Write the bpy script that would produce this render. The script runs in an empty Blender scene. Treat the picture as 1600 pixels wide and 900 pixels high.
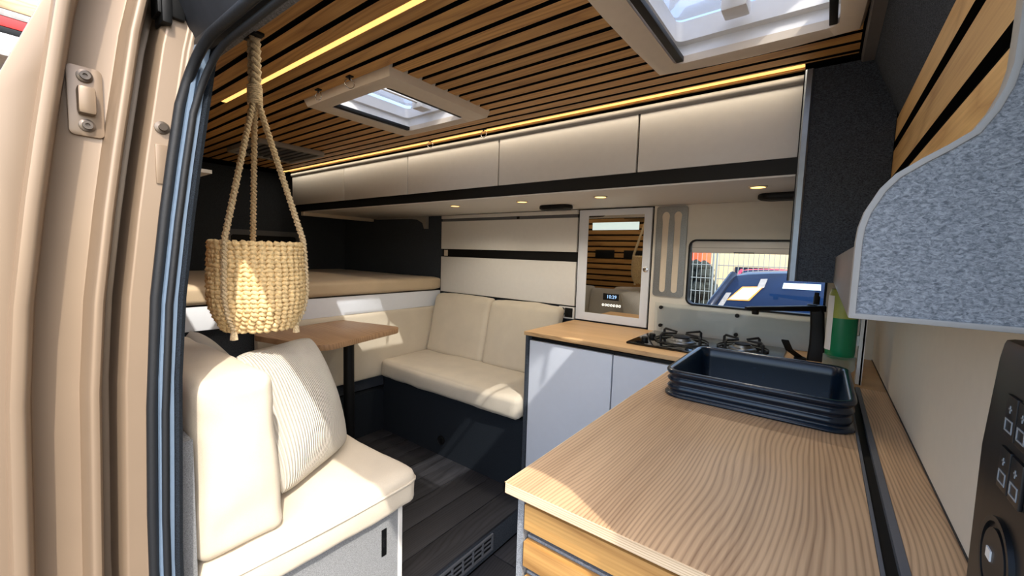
import bpy, bmesh, math, random
from mathutils import Vector, Matrix, noise
random.seed(7)
sc = bpy.context.scene
col = sc.collection
OZ = 1.30            # all builders take z measured from eye level; the lower floor then lies at world z = 0
PI = math.pi

# ------------------------------------------------------------------ camera, sky, sun, exposure
f_px, tilt, yaw, roll = 644.0, math.radians(4.80), math.radians(37.07), math.radians(1.75)
Fv = Vector((-math.sin(yaw)*math.cos(tilt), math.cos(yaw)*math.cos(tilt), -math.sin(tilt)))
Rv = Vector((math.cos(yaw), math.sin(yaw), 0)); Uv = Rv.cross(Fv)
R2 = math.cos(roll)*Rv + math.sin(roll)*Uv; U2 = -math.sin(roll)*Rv + math.cos(roll)*Uv
cd = bpy.data.cameras.new('camera'); cam = bpy.data.objects.new('camera', cd); col.objects.link(cam)
cd.sensor_width = 36.0; cd.lens = 36.0*f_px/1600.0; cd.clip_start = 0.01; cd.clip_end = 200
m = Matrix((R2, U2, -Fv)).transposed().to_4x4(); m.translation = (0, 0, OZ); cam.matrix_world = m
sc.camera = cam

w = bpy.data.worlds.new('sky'); sc.world = w; w.use_nodes = True
nt = w.node_tree; nt.nodes.clear()
SUN = Vector((-0.78, 0.41, -1.0)).normalized()
sky = nt.nodes.new('ShaderNodeTexSky'); sky.sky_type = 'NISHITA'; sky.sun_disc = False
sky.sun_elevation = math.asin(-SUN.z); sky.sun_rotation = math.atan2(-SUN.x, -SUN.y)
sky.air_density = 1.0; sky.dust_density = 2.5; sky.ozone_density = 1.0
bg = nt.nodes.new('ShaderNodeBackground'); bg.inputs['Strength'].default_value = 0.52
wo = nt.nodes.new('ShaderNodeOutputWorld')
nt.links.new(sky.outputs[0], bg.inputs[0]); nt.links.new(bg.outputs[0], wo.inputs[0])
sd = bpy.data.lights.new('sun', 'SUN'); sd.energy = 4.3; sd.angle = math.radians(0.6); sd.color = (1.0, 0.93, 0.82)
so = bpy.data.objects.new('sun', sd); col.objects.link(so)
so.rotation_euler = SUN.to_track_quat('-Z', 'Y').to_euler(); so.location = (4, -4, 8)
vs = sc.view_settings; vs.view_transform = 'Standard'; vs.look = 'None'; vs.gamma = 1.0; vs.use_curve_mapping = False
vs.exposure = 0.27
try:
    sc.cycles.max_bounces = 10; sc.cycles.diffuse_bounces = 6; sc.cycles.transparent_max_bounces = 16
except Exception: pass

# ------------------------------------------------------------------ materials
def lin(c): return tuple(((v/255)/12.92 if v/255 <= .04045 else ((v/255+.055)/1.055)**2.4) for v in c)
class NT:
    def __init__(s, name):
        s.m = bpy.data.materials.new(name); s.m.use_nodes = True; s.t = s.m.node_tree
        s.b = s.t.nodes['Principled BSDF']
    def n(s, typ, **kw):
        x = s.t.nodes.new(typ)
        for k, v in kw.items():
            if k.startswith('i_'):
                key = k[2:]; x.inputs[int(key) if key.isdigit() else key].default_value = v
            else: setattr(x, k, v)
        return x
    def l(s, a, b): s.t.links.new(a, b)
    def set(s, **kw):
        for k, v in kw.items(): s.b.inputs[k.replace('_', ' ')].default_value = v
def obj_coord(N, scale, rot=(0, 0, 0)):
    tc = N.n('ShaderNodeTexCoord'); mp = N.n('ShaderNodeMapping')
    mp.inputs['Scale'].default_value = scale; mp.inputs['Rotation'].default_value = rot
    N.l(tc.outputs['Object'], mp.inputs['Vector']); return mp.outputs['Vector']
def ramp(N, fac, stops):
    r = N.n('ShaderNodeValToRGB'); e = r.color_ramp.elements
    while len(e) < len(stops): e.new(0.5)
    for q, (p, c) in zip(e, stops): q.position = p; q.color = (*c, 1)
    N.l(fac, r.inputs[0]); return r.outputs[0]
def bump(N, h, strength, dist=0.002):
    b = N.n('ShaderNodeBump'); b.inputs['Strength'].default_value = strength; b.inputs['Distance'].default_value = dist
    N.l(h, b.inputs['Height']); N.l(b.outputs[0], N.b.inputs['Normal'])
def plain(name, c, rough=.5, metal=0., var=.04, scale=40., bmp=0., spec=.5):
    N = NT(name); a = lin(c); v = obj_coord(N, (1, 1, 1))
    no = N.n('ShaderNodeTexNoise', i_Scale=scale, i_Detail=3.0); N.l(v, no.inputs['Vector'])
    lo = tuple(x*(1-var) for x in a); hi = tuple(min(1, x*(1+var)) for x in a)
    N.l(ramp(N, no.outputs[0], [(.3, lo), (.7, hi)]), N.b.inputs['Base Color'])
    N.set(Roughness=rough, Metallic=metal); N.b.inputs['Specular IOR Level'].default_value = spec
    if bmp: bump(N, no.outputs[0], bmp)
    return N.m
def emit(name, c, s):
    N = NT(name); N.set(Base_Color=(*lin(c), 1)); N.b.inputs['Emission Color'].default_value = (*lin(c), 1)
    N.b.inputs['Emission Strength'].default_value = s; return N.m
def wood(name, c1, c2, axis, rings=38., amp=2.2, fib=.35, rough=.5, spread=5.0, contrast=(.25, .8)):
    """grain runs along `axis` ('x','y','z')"""
    N = NT(name); ax = 'xyz'.index(axis)
    def sc3(a, b): return tuple(a if i == ax else b for i in range(3))
    v = obj_coord(N, (1, 1, 1))
    oi = N.n('ShaderNodeObjectInfo')
    off = N.n('ShaderNodeVectorMath', operation='SCALE'); off.inputs[0].default_value = (3.1, 5.7, 2.3); N.l(oi.outputs['Random'], off.inputs['Scale'])
    ad = N.n('ShaderNodeVectorMath', operation='ADD'); N.l(v, ad.inputs[0]); N.l(off.outputs[0], ad.inputs[1])
    mp = N.n('ShaderNodeMapping'); mp.inputs['Scale'].default_value = sc3(1.1, spread); N.l(ad.outputs[0], mp.inputs['Vector'])
    lo = N.n('ShaderNodeTexNoise', i_Scale=1.0, i_Detail=2.0, i_Roughness=.35); N.l(mp.outputs[0], lo.inputs['Vector'])
    m1 = N.n('ShaderNodeMath', operation='MULTIPLY', i_1=amp); N.l(lo.outputs[0], m1.inputs[0])
    sx = N.n('ShaderNodeSeparateXYZ'); N.l(ad.outputs[0], sx.inputs[0])
    m2 = N.n('ShaderNodeMath', operation='MULTIPLY_ADD', i_1=rings); N.l(sx.outputs[(0 if ax else (2 if name == 'ply_edge' else 1))], m2.inputs[0]); N.l(m1.outputs[0], m2.inputs[2])
    m4 = N.n('ShaderNodeMath', operation='FRACT'); N.l(m2.outputs[0], m4.inputs[0])
    rr = N.n('ShaderNodeValToRGB'); e = rr.color_ramp.elements; e[0].position = 0.; e[0].color = (.1, .1, .1, 1); e[1].position = 1.; e[1].color = (.25, .25, .25, 1)
    q = e.new(.18); q.color = (.75, .75, .75, 1); q = e.new(.6); q.color = (1, 1, 1, 1); N.l(m4.outputs[0], rr.inputs[0])
    m3 = rr
    mp2 = N.n('ShaderNodeMapping'); mp2.inputs['Scale'].default_value = sc3(5., 260.); N.l(ad.outputs[0], mp2.inputs['Vector'])
    fi = N.n('ShaderNodeTexNoise', i_Scale=1.0, i_Detail=4.0); N.l(mp2.outputs[0], fi.inputs['Vector'])
    mx = N.n('ShaderNodeMix'); mx.inputs[0].default_value = fib; N.l(m3.outputs[0], mx.inputs[2]); N.l(fi.outputs[0], mx.inputs[3])
    mp3 = N.n('ShaderNodeMapping'); mp3.inputs['Scale'].default_value = sc3(1.6, 14.); N.l(ad.outputs[0], mp3.inputs['Vector'])
    pa = N.n('ShaderNodeTexNoise', i_Scale=1.0, i_Detail=3.0); N.l(mp3.outputs[0], pa.inputs['Vector'])
    pr = N.n('ShaderNodeMapRange', i_1=.3, i_2=.7, i_3=-.16, i_4=.16); N.l(pa.outputs[0], pr.inputs[0])
    sm = N.n('ShaderNodeMath', operation='ADD'); N.l(mx.outputs[0], sm.inputs[0]); N.l(pr.outputs[0], sm.inputs[1]); mx = sm
    a, b = lin(c1), lin(c2)
    cr = ramp(N, mx.outputs[0], [(contrast[0], b), (contrast[1], a)])
    hs = N.n('ShaderNodeHueSaturation'); mr = N.n('ShaderNodeMapRange', i_3=.86, i_4=1.12)
    N.l(oi.outputs['Random'], mr.inputs[0]); N.l(mr.outputs[0], hs.inputs['Value']); N.l(cr, hs.inputs['Color'])
    N.l(hs.outputs[0], N.b.inputs['Base Color']); N.set(Roughness=rough)
    bump(N, mx.outputs[0], .12, .001); return N.m
def felt(name, c1, c2, scale=420., rough=.95, bmp=.5):
    N = NT(name); v = obj_coord(N, (1, 1.0, 1.6))
    n1 = N.n('ShaderNodeTexNoise', i_Scale=scale, i_Detail=4.0, i_Roughness=.7); N.l(v, n1.inputs['Vector'])
    n1.inputs['Distortion'].default_value = .8
    N.l(ramp(N, n1.outputs[0], [(.36, lin(c1)), (.66, lin(c2))]), N.b.inputs['Base Color'])
    N.set(Roughness=rough); N.b.inputs['Specular IOR Level'].default_value = .15
    bump(N, n1.outputs[0], bmp, .002); return N.m
def fabric(name, c, rib=None):
    N = NT(name); v = obj_coord(N, (1, 1, 1)); a = lin(c)
    n1 = N.n('ShaderNodeTexNoise', i_Scale=900., i_Detail=2.0); N.l(v, n1.inputs['Vector'])
    n2 = N.n('ShaderNodeTexNoise', i_Scale=9., i_Detail=3.0); N.l(v, n2.inputs['Vector'])
    mx = N.n('ShaderNodeMix'); mx.inputs[0].default_value = .35; N.l(n1.outputs[0], mx.inputs[2]); N.l(n2.outputs[0], mx.inputs[3])
    N.l(ramp(N, mx.outputs[0], [(.3, tuple(x*.86 for x in a)), (.7, tuple(min(1, x*1.08) for x in a))]), N.b.inputs['Base Color'])
    N.set(Roughness=.95); N.b.inputs['Specular IOR Level'].default_value = .15
    N.b.inputs['Sheen Weight'].default_value = .15
    if rib:
        wv = N.n('ShaderNodeTexWave', wave_type='BANDS', bands_direction='X', i_Scale=rib); N.l(v, wv.inputs['Vector'])
        bump(N, wv.outputs[1], 1.0, .003)
        src = N.b.inputs['Base Color'].links[0].from_socket
        mc = N.n('ShaderNodeMix', data_type='RGBA', blend_type='MULTIPLY'); mc.inputs[0].default_value = .22
        N.l(src, mc.inputs[6]); N.l(wv.outputs[0], mc.inputs[7]); N.l(mc.outputs[2], N.b.inputs['Base Color'])
    else: bump(N, n1.outputs[0], .35, .001)
    return N.m
def glass(name, tint=(1, 1, 1), ior=1.45, rough=0.0, haze=0.0):
    N = NT(name); t = N.t; t.nodes.remove(N.b)
    tr = N.n('ShaderNodeBsdfTransparent'); tr.inputs[0].default_value = (*tint, 1)
    gl = N.n('ShaderNodeBsdfGlossy'); gl.inputs['Roughness'].default_value = rough
    fr = N.n('ShaderNodeFresnel'); fr.inputs['IOR'].default_value = ior
    mx = N.n('ShaderNodeMixShader'); N.l(fr.outputs[0], mx.inputs[0]); N.l(tr.outputs[0], mx.inputs[1]); N.l(gl.outputs[0], mx.inputs[2])
    last = mx
    if haze:
        df = N.n('ShaderNodeBsdfTranslucent'); df.inputs[0].default_value = (.9, .93, .97, 1)
        m2 = N.n('ShaderNodeMixShader'); m2.inputs[0].default_value = haze
        N.l(mx.outputs[0], m2.inputs[1]); N.l(df.outputs[0], m2.inputs[2]); last = m2
    out = [x for x in t.nodes if x.type == 'OUTPUT_MATERIAL'][0]; N.l(last.outputs[0], out.inputs[0]); return N.m

MT = dict(
 oak_x=wood('oak_slat_x', (208, 158, 90), (146, 98, 46), 'x', rings=45, amp=9, spread=9, fib=.62, contrast=(.15, .8)),
 oak_y=wood('oak_slat_y', (214, 172, 108), (160, 114, 58), 'y', rings=45, amp=9, spread=9, fib=.62, contrast=(.15, .8)),
 top_y=wood('worktop_y', (206, 171, 132), (126, 93, 64), 'y', rings=140, amp=26, spread=3.6, fib=.46, rough=.45, contrast=(.05, .78)),
 top_x=wood('worktop_x', (212, 174, 126), (166, 124, 82), 'x', rings=150, amp=22, spread=4.0, fib=.5, rough=.45, contrast=(.1, .75)),
 table=wood('table_wood', (188, 150, 112), (138, 100, 68), 'x', rings=60, amp=10, spread=5, fib=.5, rough=.45, contrast=(.1, .8)),
 ply=wood('ply_edge', (232, 206, 170), (176, 146, 110), 'x', rings=300, amp=3, spread=4, fib=.5),
 plank=wood('dark_plank', (58, 58, 63), (18, 19, 23), 'y', rings=70, amp=16, spread=5, fib=.55, rough=.6, contrast=(.15, .85)),
 white=plain('white_front', (224, 222, 218), .42, var=.015),
 whitec=plain('white_gloss_door', (222, 227, 236), .3, var=.01),
 cream=plain('cream_plastic', (222, 208, 188), .45, var=.02),
 wallw=plain('wall_panel_white', (222, 217, 205), .5, var=.015),
 greyrail=plain('grey_rail', (150, 146, 140), .5, var=.03),
 black=plain('black_plastic', (7, 8, 9), .5, var=.1, spec=.3),
 blackb=plain('ceiling_black', (6, 6, 7), .95, var=.1, spec=.1),
 sink=plain('sink_black_sky_tint', (10, 27, 43), .25, var=.1),  # black basin; blue of the reflected sky is mixed into its base colour
 hobglass=plain('hob_glass', (8, 9, 11), .06, var=.02),
 castiron=plain('cast_iron', (16, 17, 19), .6, var=.2),
 steel=plain('brushed_steel', (150, 152, 152), .34, 1., var=.1, scale=200),
 chrome=plain('chrome', (200, 200, 200), .18, 1., var=.03),
 alu=plain('aluminium', (150, 160, 172), .42, .85, var=.05),
 alublue=plain('jamb_profile', (112, 132, 154), .45, .35, var=.05),
 van=plain('van_paint', (140, 122, 103), .34, .35, var=.03, scale=8),
 vandark=plain('van_dark', (34, 36, 40), .6, var=.2),
 rubber=plain('rubber', (11, 15, 20), .6, var=.15, scale=200, bmp=.2),
 felt_d=felt('felt_dark', (38, 42, 48), (84, 90, 98), scale=300),
 felt_b=felt('felt_blue', (20, 25, 31), (40, 46, 53)),
 felt_l=felt('felt_light', (94, 98, 103), (158, 161, 164), scale=230),
 felt_g=felt('felt_grey', (104, 106, 108), (158, 160, 162), scale=420, bmp=.3),
 carpet=felt('carpet_edge', (5, 7, 10), (52, 60, 70), scale=700, bmp=1.),
 cush=fabric('cushion_fabric', (208, 197, 178)),
 pil=fabric('pillow_fabric', (216, 210, 198), rib=42),
 mattress=fabric('mattress_fabric', (196, 176, 148)),
 rope=plain('rope', (214, 194, 158), .9, var=.3, scale=300, bmp=.5),
 weave=plain('seagrass', (232, 202, 150), .85, var=.28, scale=160, bmp=.6),
 led=emit('led_warm', (255, 198, 112), 1.3),
 ledw=emit('led_cool', (216, 236, 232), .62),
 dlight=emit('downlight', (255, 206, 124), 2.6),
 digits=emit('digits', (150, 190, 235), 1.0),
 icons=emit('icons', (250, 248, 240), 1.0),
 mirror=plain('mirror', (206, 204, 198), .02, 1., var=.0),
 pane=glass('window_glass', (.93, .96, .97)),
 acryl=glass('acrylic', (.95, .97, 1.), haze=.12),
 splash=glass('splash_glass', (.95, .97, .98), ior=1.35),
 green=plain('green_soap', (8, 120, 76), .35, var=.05),
 yellow=plain('yellow_label', (160, 168, 80), .45, var=.05),
 paper=plain('white_label', (232, 232, 230), .55, var=.02),
 clear=glass('clear_plastic', (.8, .9, .85), ior=1.4, haze=.35),
 carpaint=plain('car_blue', (16, 26, 46), .22, .2, var=.03),
 carglass=plain('windscreen', (10, 30, 58), .10, 0., var=.25, scale=3, spec=.06),
 carpaper=plain('car_paper', (190, 220, 236), .6, var=.05), orange=plain('orange', (224, 150, 60), .6),
 red=plain('red_paint', (200, 40, 36), .4), pink=plain('pink_paint', (196, 50, 80), .4), redor=plain('redorange', (226, 86, 40), .5),
 wire=plain('fence_wire', (150, 154, 150), .5, .4), hedge=plain('hedge_green', (30, 36, 30), .9, var=.6, scale=30, bmp=.8),
 creamwall=plain('plaster', (224, 208, 160), .9, var=.05), asphalt=plain('paving', (118, 114, 107), .9, var=.12, scale=6),
 grey=plain('grey_plastic', (96, 98, 102), .5, var=.04), tray=plain('tray_grey', (104, 100, 97), .45, .1, var=.05),
 boardgrey=plain('board_grey', (150, 146, 142), .7, var=.15), bolt=plain('bolt', (120, 110, 100), .35, .9),
 icon_ink=plain('icon_ink', (150, 156, 160), .5), glove=plain('panel_black', (20, 22, 24), .38, var=.08),
)

# ------------------------------------------------------------------ mesh helpers
class MB:
    def __init__(s): s.v = []; s.f = []
    def add(s, vs, fs):
        k = len(s.v); s.v += [tuple(p) for p in vs]; s.f += [tuple(i+k for i in q) for q in fs]; return s
    def box(s, x0, x1, y0, y1, z0, z1):
        vs = [(x0,y0,z0),(x1,y0,z0),(x1,y1,z0),(x0,y1,z0),(x0,y0,z1),(x1,y0,z1),(x1,y1,z1),(x0,y1,z1)]
        return s.add(vs, [(3,2,1,0),(4,5,6,7),(0,1,5,4),(1,2,6,5),(2,3,7,6),(3,0,4,7)])
    def prism(s, pts, axis, a, b):
        """closed polygon pts (two remaining axes in xyz order) extruded along axis a..b"""
        def P(p, t):
            q = list(p); q.insert('xyz'.index(axis), t); return tuple(q)
        n = len(pts); vs = [P(p, a) for p in pts]+[P(p, b) for p in pts]
        fs = [tuple(range(n)), tuple(range(2*n-1, n-1, -1))]+[(i, (i+1) % n, (i+1) % n+n, i+n) for i in range(n)]
        return s.add(vs, fs)
    def ring(s, outer, inner, axis, a, b):
        """plate with hole: two loops of the same length, extruded along axis"""
        def P(p, t):
            q = list(p); q.insert('xyz'.index(axis), t); return tuple(q)
        n = len(outer)
        vs = [P(p, a) for p in outer]+[P(p, a) for p in inner]+[P(p, b) for p in outer]+[P(p, b) for p in inner]
        fs = []
        for i in range(n):
            j = (i+1) % n
            fs += [(i, j, n+j, n+i), (2*n+j, 2*n+i, 3*n+i, 3*n+j), (j, i, 2*n+i, 2*n+j), (n+i, n+j, 3*n+j, 3*n+i)]
        return s.add(vs, fs)
    def tube(s, path, r, n=8, cap=True, closed=False):
        path = [Vector(p) for p in path]; m_ = len(path); rs = r if isinstance(r, (list, tuple)) else [r]*m_
        up = None; rings = []
        for i, p in enumerate(path):
            a = path[i-1] if (i or closed) else path[i]; b = path[(i+1) % m_] if (i < m_-1 or closed) else path[i]
            t = (b-a).normalized()
            if up is None: up = Vector((0, 0, 1)) if abs(t.z) < .9 else Vector((1, 0, 0))
            u = (up-t*up.dot(t)).normalized(); v = t.cross(u); up = u
            rings.append([p+rs[i]*(math.cos(2*PI*k/n)*u+math.sin(2*PI*k/n)*v) for k in range(n)])
        vs = [q for R_ in rings for q in R_]; fs = []
        for i in range(m_ if closed else m_-1):
            for k in range(n):
                j = (i+1) % m_; fs.append((i*n+k, i*n+(k+1) % n, j*n+(k+1) % n, j*n+k))
        if cap and not closed: fs += [tuple(range(n-1, -1, -1)), tuple((m_-1)*n+k for k in range(n))]
        return s.add(vs, fs)
    def lathe(s, prof, c, n=24, axis='z', cap=True):
        """prof: list of (r, h) from one end to the other around axis through c"""
        vs = []
        for r, h in prof:
            for k in range(n):
                a = 2*PI*k/n; p = (r*math.cos(a), r*math.sin(a), h)
                p = p if axis == 'z' else ((h, p[0], p[1]) if axis == 'x' else (p[0], h, p[1]))
                vs.append((c[0]+p[0], c[1]+p[1], c[2]+p[2]))
        fs = []
        for i in range(len(prof)-1):
            for k in range(n): fs.append((i*n+k, i*n+(k+1) % n, (i+1)*n+(k+1) % n, (i+1)*n+k))
        if cap: fs += [tuple(range(n-1, -1, -1)), tuple((len(prof)-1)*n+k for k in range(n))]
        return s.add(vs, fs)
    def loft(s, loops, cap=True, closed=True):
        n = len(loops[0]); vs = [p for L in loops for p in L]; fs = []
        for i in range(len(loops)-1):
            for k in range(n if closed else n-1): fs.append((i*n+k, i*n+(k+1) % n, (i+1)*n+(k+1) % n, (i+1)*n+k))
        if cap and closed: fs += [tuple(range(n-1, -1, -1)), tuple((len(loops)-1)*n+k for k in range(n))]
        return s.add(vs, fs)

def rrect(x0, x1, y0, y1, r, n=6, bulge=0.):
    out = []
    for cx, cy, a0 in ((x1-r, y1-r, 0), (x0+r, y1-r, 90), (x0+r, y0+r, 180), (x1-r, y0+r, 270)):
        for k in range(n+1):
            a = math.radians(a0+90*k/n); out.append((cx+r*math.cos(a), cy+r*math.sin(a)))
    return out
def loop_on_rect(inner, x0, x1, y0, y1):
    cx = sum(p[0] for p in inner)/len(inner); cy = sum(p[1] for p in inner)/len(inner); out = []
    for px, py in inner:
        dx, dy = px-cx, py-cy
        tx = ((x1-cx) if dx > 0 else (x0-cx))/dx if abs(dx) > 1e-9 else 1e9
        ty = ((y1-cy) if dy > 0 else (y0-cy))/dy if abs(dy) > 1e-9 else 1e9
        t = min(tx, ty); out.append((cx+dx*t, cy+dy*t))
    for c in ((x0, y0), (x1, y0), (x1, y1), (x0, y1)):
        k = min(range(len(out)), key=lambda i: (out[i][0]-c[0])**2+(out[i][1]-c[1])**2); out[k] = c
    return out

ORG = {}
def veneer(o, axis, sign):
    """slat with a wood face and black core sides"""
    o.data.materials.append(MT['blackb'])
    for p in o.data.polygons:
        if p.normal['xyz'.index(axis)]*sign < .5: p.material_index = 1
    return o
def tag(o, label=None, cat=None, group=None, kind=None):
    if label: o['label'] = label
    if cat: o['category'] = cat
    if group: o['group'] = group
    if kind: o['kind'] = kind
    return o
def thing(name, base, label=None, cat=None, group=None, kind=None):
    o = bpy.data.objects.new(name, None); col.objects.link(o); o.empty_display_size = .05
    o.location = (base[0], base[1], base[2]+OZ); ORG[o.name] = Vector(o.location); tag(o, label, cat, group, kind); return o
def obj(name, mb, mat, parent=None, bevel=0., smooth=False, label=None, cat=None, group=None, kind=None, seg=2):
    vs = [Vector((p[0], p[1], p[2]+OZ)) for p in mb.v]
    if parent is not None: org = ORG[parent.name]
    else:
        xs = [p.x for p in vs]; ys = [p.y for p in vs]; zs = [p.z for p in vs]
        org = Vector(((min(xs)+max(xs))/2, (min(ys)+max(ys))/2, min(zs)))
    me = bpy.data.meshes.new(name); me.from_pydata([p-org for p in vs], [], mb.f)
    bm = bmesh.new(); bm.from_mesh(me); bmesh.ops.recalc_face_normals(bm, faces=bm.faces)
    if bevel:
        es = [e for e in bm.edges if len(e.link_faces) == 2 and e.calc_face_angle(0) > .5]
        bmesh.ops.bevel(bm, geom=es, offset=bevel, segments=seg, profile=.6, affect='EDGES', clamp_overlap=True)
    bm.to_mesh(me); bm.free()
    if smooth or bevel:
        for p in me.polygons: p.use_smooth = True
        if not smooth or smooth == 'auto':
            try: me.set_sharp_from_angle(angle=math.radians(40))
            except Exception: pass
    me.materials.append(MT[mat])
    o = bpy.data.objects.new(name, me); col.objects.link(o)
    ORG[o.name] = org
    if parent is not None: o.parent = parent
    else: o.location = org
    tag(o, label, cat, group, kind); return o
def B(*a): return MB().box(*a)

def cushion(x0, x1, y0, y1, z0, z1, r=.03, bulge=(.012, .012, .012), wr=.004, n=22, seed=0, lean=None):
    """soft upholstered block; lean(p) may shift points"""
    mb = MB(); h = Vector(((x1-x0)/2, (y1-y0)/2, (z1-z0)/2)); c = Vector(((x0+x1)/2, (y0+y1)/2, (z0+z1)/2))
    bm = bmesh.new(); bmesh.ops.create_cube(bm, size=2.0)
    bmesh.ops.subdivide_edges(bm, edges=bm.edges, cuts=n, use_grid_fill=True)
    for v in bm.verts:
        p = Vector([max(-1, min(1, (abs(q)**.62)*(1 if q > 0 else -1))) for q in v.co])
        q0 = Vector([p[i]*h[i] for i in range(3)]); q = Vector([max(-(h[i]-r), min(h[i]-r, q0[i])) for i in range(3)])
        d = q0-q; pos = q+(d.normalized()*r if d.length > 1e-9 else Vector())
        if d.length < 1e-9: pos = q0
        for i in range(3):
            j, k = (i+1) % 3, (i+2) % 3
            if abs(p[i]) > .985: pos[i] += math.copysign(bulge[i]*(1-p[j]**2)*(1-p[k]**2), p[i])
        nn = noise.noise_vector((pos+c)*7+Vector((seed, 0, 0)))*wr + noise.noise_vector((pos+c)*22+Vector((seed, 3, 0)))*wr*.35
        pos = pos+nn+c
        if lean: pos = Vector(lean(pos))
        v.co = pos
    bm.verts.index_update()
    mb.v = [tuple(v.co) for v in bm.verts]; mb.f = [tuple(v.index for v in f.verts) for f in bm.faces]; bm.free(); return mb
def pillow_mesh(W, H, T, n=30, seed=1):
    mb = MB(); vs = []; fs = []
    for side in (1, -1):
        for j in range(n+1):
            for i in range(n+1):
                u, v = 2*i/n-1, 2*j/n-1
                cc = 1-.10*(u*u*v*v)**1.5; x = u*W/2*(1-.07*(1-v*v)*u*u)*cc; y = v*H/2*(1-.07*(1-u*u)*v*v)*cc
                t = max(0, (1-u**4)*(1-v**4))**.55*(.55+.45*(1-u*u)*(1-v*v))
                z = side*T/2*t
                nv = noise.noise_vector(Vector((x*6+seed, y*6, side*2)))*.013*(t+.15)
                vs.append((x+nv.x*.6, y+nv.y*.6, z+nv.z))
    m1 = (n+1)*(n+1)
    for s_ in range(2):
        for j in range(n):
            for i in range(n):
                a = s_*m1+j*(n+1)+i; q = (a, a+1, a+n+2, a+n+1); fs.append(q if s_ == 0 else q[::-1])
    # stitch rim: drop duplicates by snapping the back rim on the front rim
    idx = lambda i, j: j*(n+1)+i
    rim = [idx(i, 0) for i in range(n)]+[idx(n, j) for j in range(n)]+[idx(i, n) for i in range(n, 0, -1)]+[idx(0, j) for j in range(n, 0, -1)]
    for r_ in rim: vs[m1+r_] = vs[r_]
    mb.v = vs; mb.f = fs; return mb
def pillow(name, W, H, T, loc, rot, mat, seed, **kw):
    mb = pillow_mesh(W, H, T, seed=seed); mb.v = [(a, b, c-OZ) for a, b, c in mb.v]
    me = bpy.data.meshes.new(name); me.from_pydata([(a, b, c+OZ) for a, b, c in mb.v], [], mb.f)
    bm = bmesh.new(); bm.from_mesh(me); bmesh.ops.remove_doubles(bm, verts=bm.verts, dist=1e-5); bmesh.ops.recalc_face_normals(bm, faces=bm.faces); bm.to_mesh(me); bm.free()
    for p in me.polygons: p.use_smooth = True
    me.materials.append(MT[mat]); o = bpy.data.objects.new(name, me); col.objects.link(o)
    o.location = (loc[0], loc[1], loc[2]+OZ); o.rotation_euler = rot; tag(o, **kw); return o
def lamp(name, typ, loc, energy, parent, color=(1, .88, .70), **kw):
    d = bpy.data.lights.new(name, typ); d.energy = energy; d.color = color
    for k, v in kw.items(): setattr(d, k, v)
    o = bpy.data.objects.new(name, d); col.objects.link(o); o.parent = parent
    o.location = Vector((loc[0], loc[1], loc[2]+OZ))-ORG[parent.name]; return o
def text_mesh(name, s, size, mat, parent, loc, rot, ext=.0006):
    cu = bpy.data.curves.new(name, 'FONT'); cu.body = s; cu.size = size; cu.align_x = 'CENTER'; cu.align_y = 'CENTER'; cu.extrude = ext
    cu.resolution_u = 3
    tmp = bpy.data.objects.new(name+'_tmp', cu); col.objects.link(tmp)
    dg = bpy.context.evaluated_depsgraph_get(); dg.update()
    me = bpy.data.meshes.new_from_object(tmp.evaluated_get(dg)); bpy.data.objects.remove(tmp)
    me.materials.clear(); me.materials.append(MT[mat]); me.name = name
    o = bpy.data.objects.new(name, me); col.objects.link(o); o.parent = parent
    o.location = Vector((loc[0], loc[1], loc[2]+OZ))-ORG[parent.name]; o.rotation_euler = rot; return o

CEIL = .57; WF = 2.10; FL = -1.18; LO = -1.30
SKY1 = dict(x0=-1.60, x1=-1.235, y0=.895, y1=1.270)     # openings of the two roof hatches
SKY2 = dict(x0=-.385, x1=-.015, y0=.60, y1=1.255)

# ================================================================== SETTING
st = dict(kind='structure')
# ground outside
obj('ground', B(-14, 10, -12, 22, -1.85, -1.72), 'asphalt', label='pale paving of the yard outside the van', **st)
# lower floor and step
fl = thing('floor', (-.4, 1, LO-.05), 'lower floor of dark planks by the door', kind='structure')
obj('floor_base', B(-3.65, .9, .05, 2.2, LO-.10, LO-.012), 'blackb', fl)
for k in range(9):
    y0 = .16+k*.165
    obj('plank', B(-1.05, .18, y0, y0+.161, LO-.012, LO), 'plank', fl, bevel=.002)
rf = thing('floor_raised', (-1.6, 1.1, LO), 'raised dinette floor of dark wood planks', kind='structure')
obj('floor_base', B(-2.3, -1.066, .2, 1.62, LO, FL-.012), 'vandark', rf)
for k in range(9):
    x1 = -1.056-k*.135
    obj('plank', B(x1-.131, x1, .2, 1.62, FL-.012, FL), 'plank', rf, bevel=.002)
obj('step_face', B(-1.066, -1.056, .2, 1.62, LO, FL-.012), 'felt_d', rf)
# heater vent on the step face
vt = thing('floor_vent', (-1.05, 1.16, -1.27), 'grey slotted air vent set in the step riser', 'vent')
xa, xb = -1.056, -1.048
obj('frame', MB().ring([(1.0, -1.275), (1.31, -1.275), (1.31, -1.202), (1.0, -1.202)], [(1.008, -1.267), (1.302, -1.267), (1.302, -1.210), (1.008, -1.210)], 'x', xa, xb), 'grey', vt)
for k in range(1, 5): obj('bar', B(xa, xb, 1.008+k*.059-.003, 1.008+k*.059+.003, -1.267, -1.21), 'grey', vt)
for k in range(1, 3): obj('slat', B(xa, xb-.001, 1.008, 1.302, -1.267+k*.019-.002, -1.267+k*.019+.002), 'grey', vt)
obj('backing', B(-1.0561, -1.0545, 1.006, 1.304, -1.269, -1.208), 'black', vt)

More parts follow.
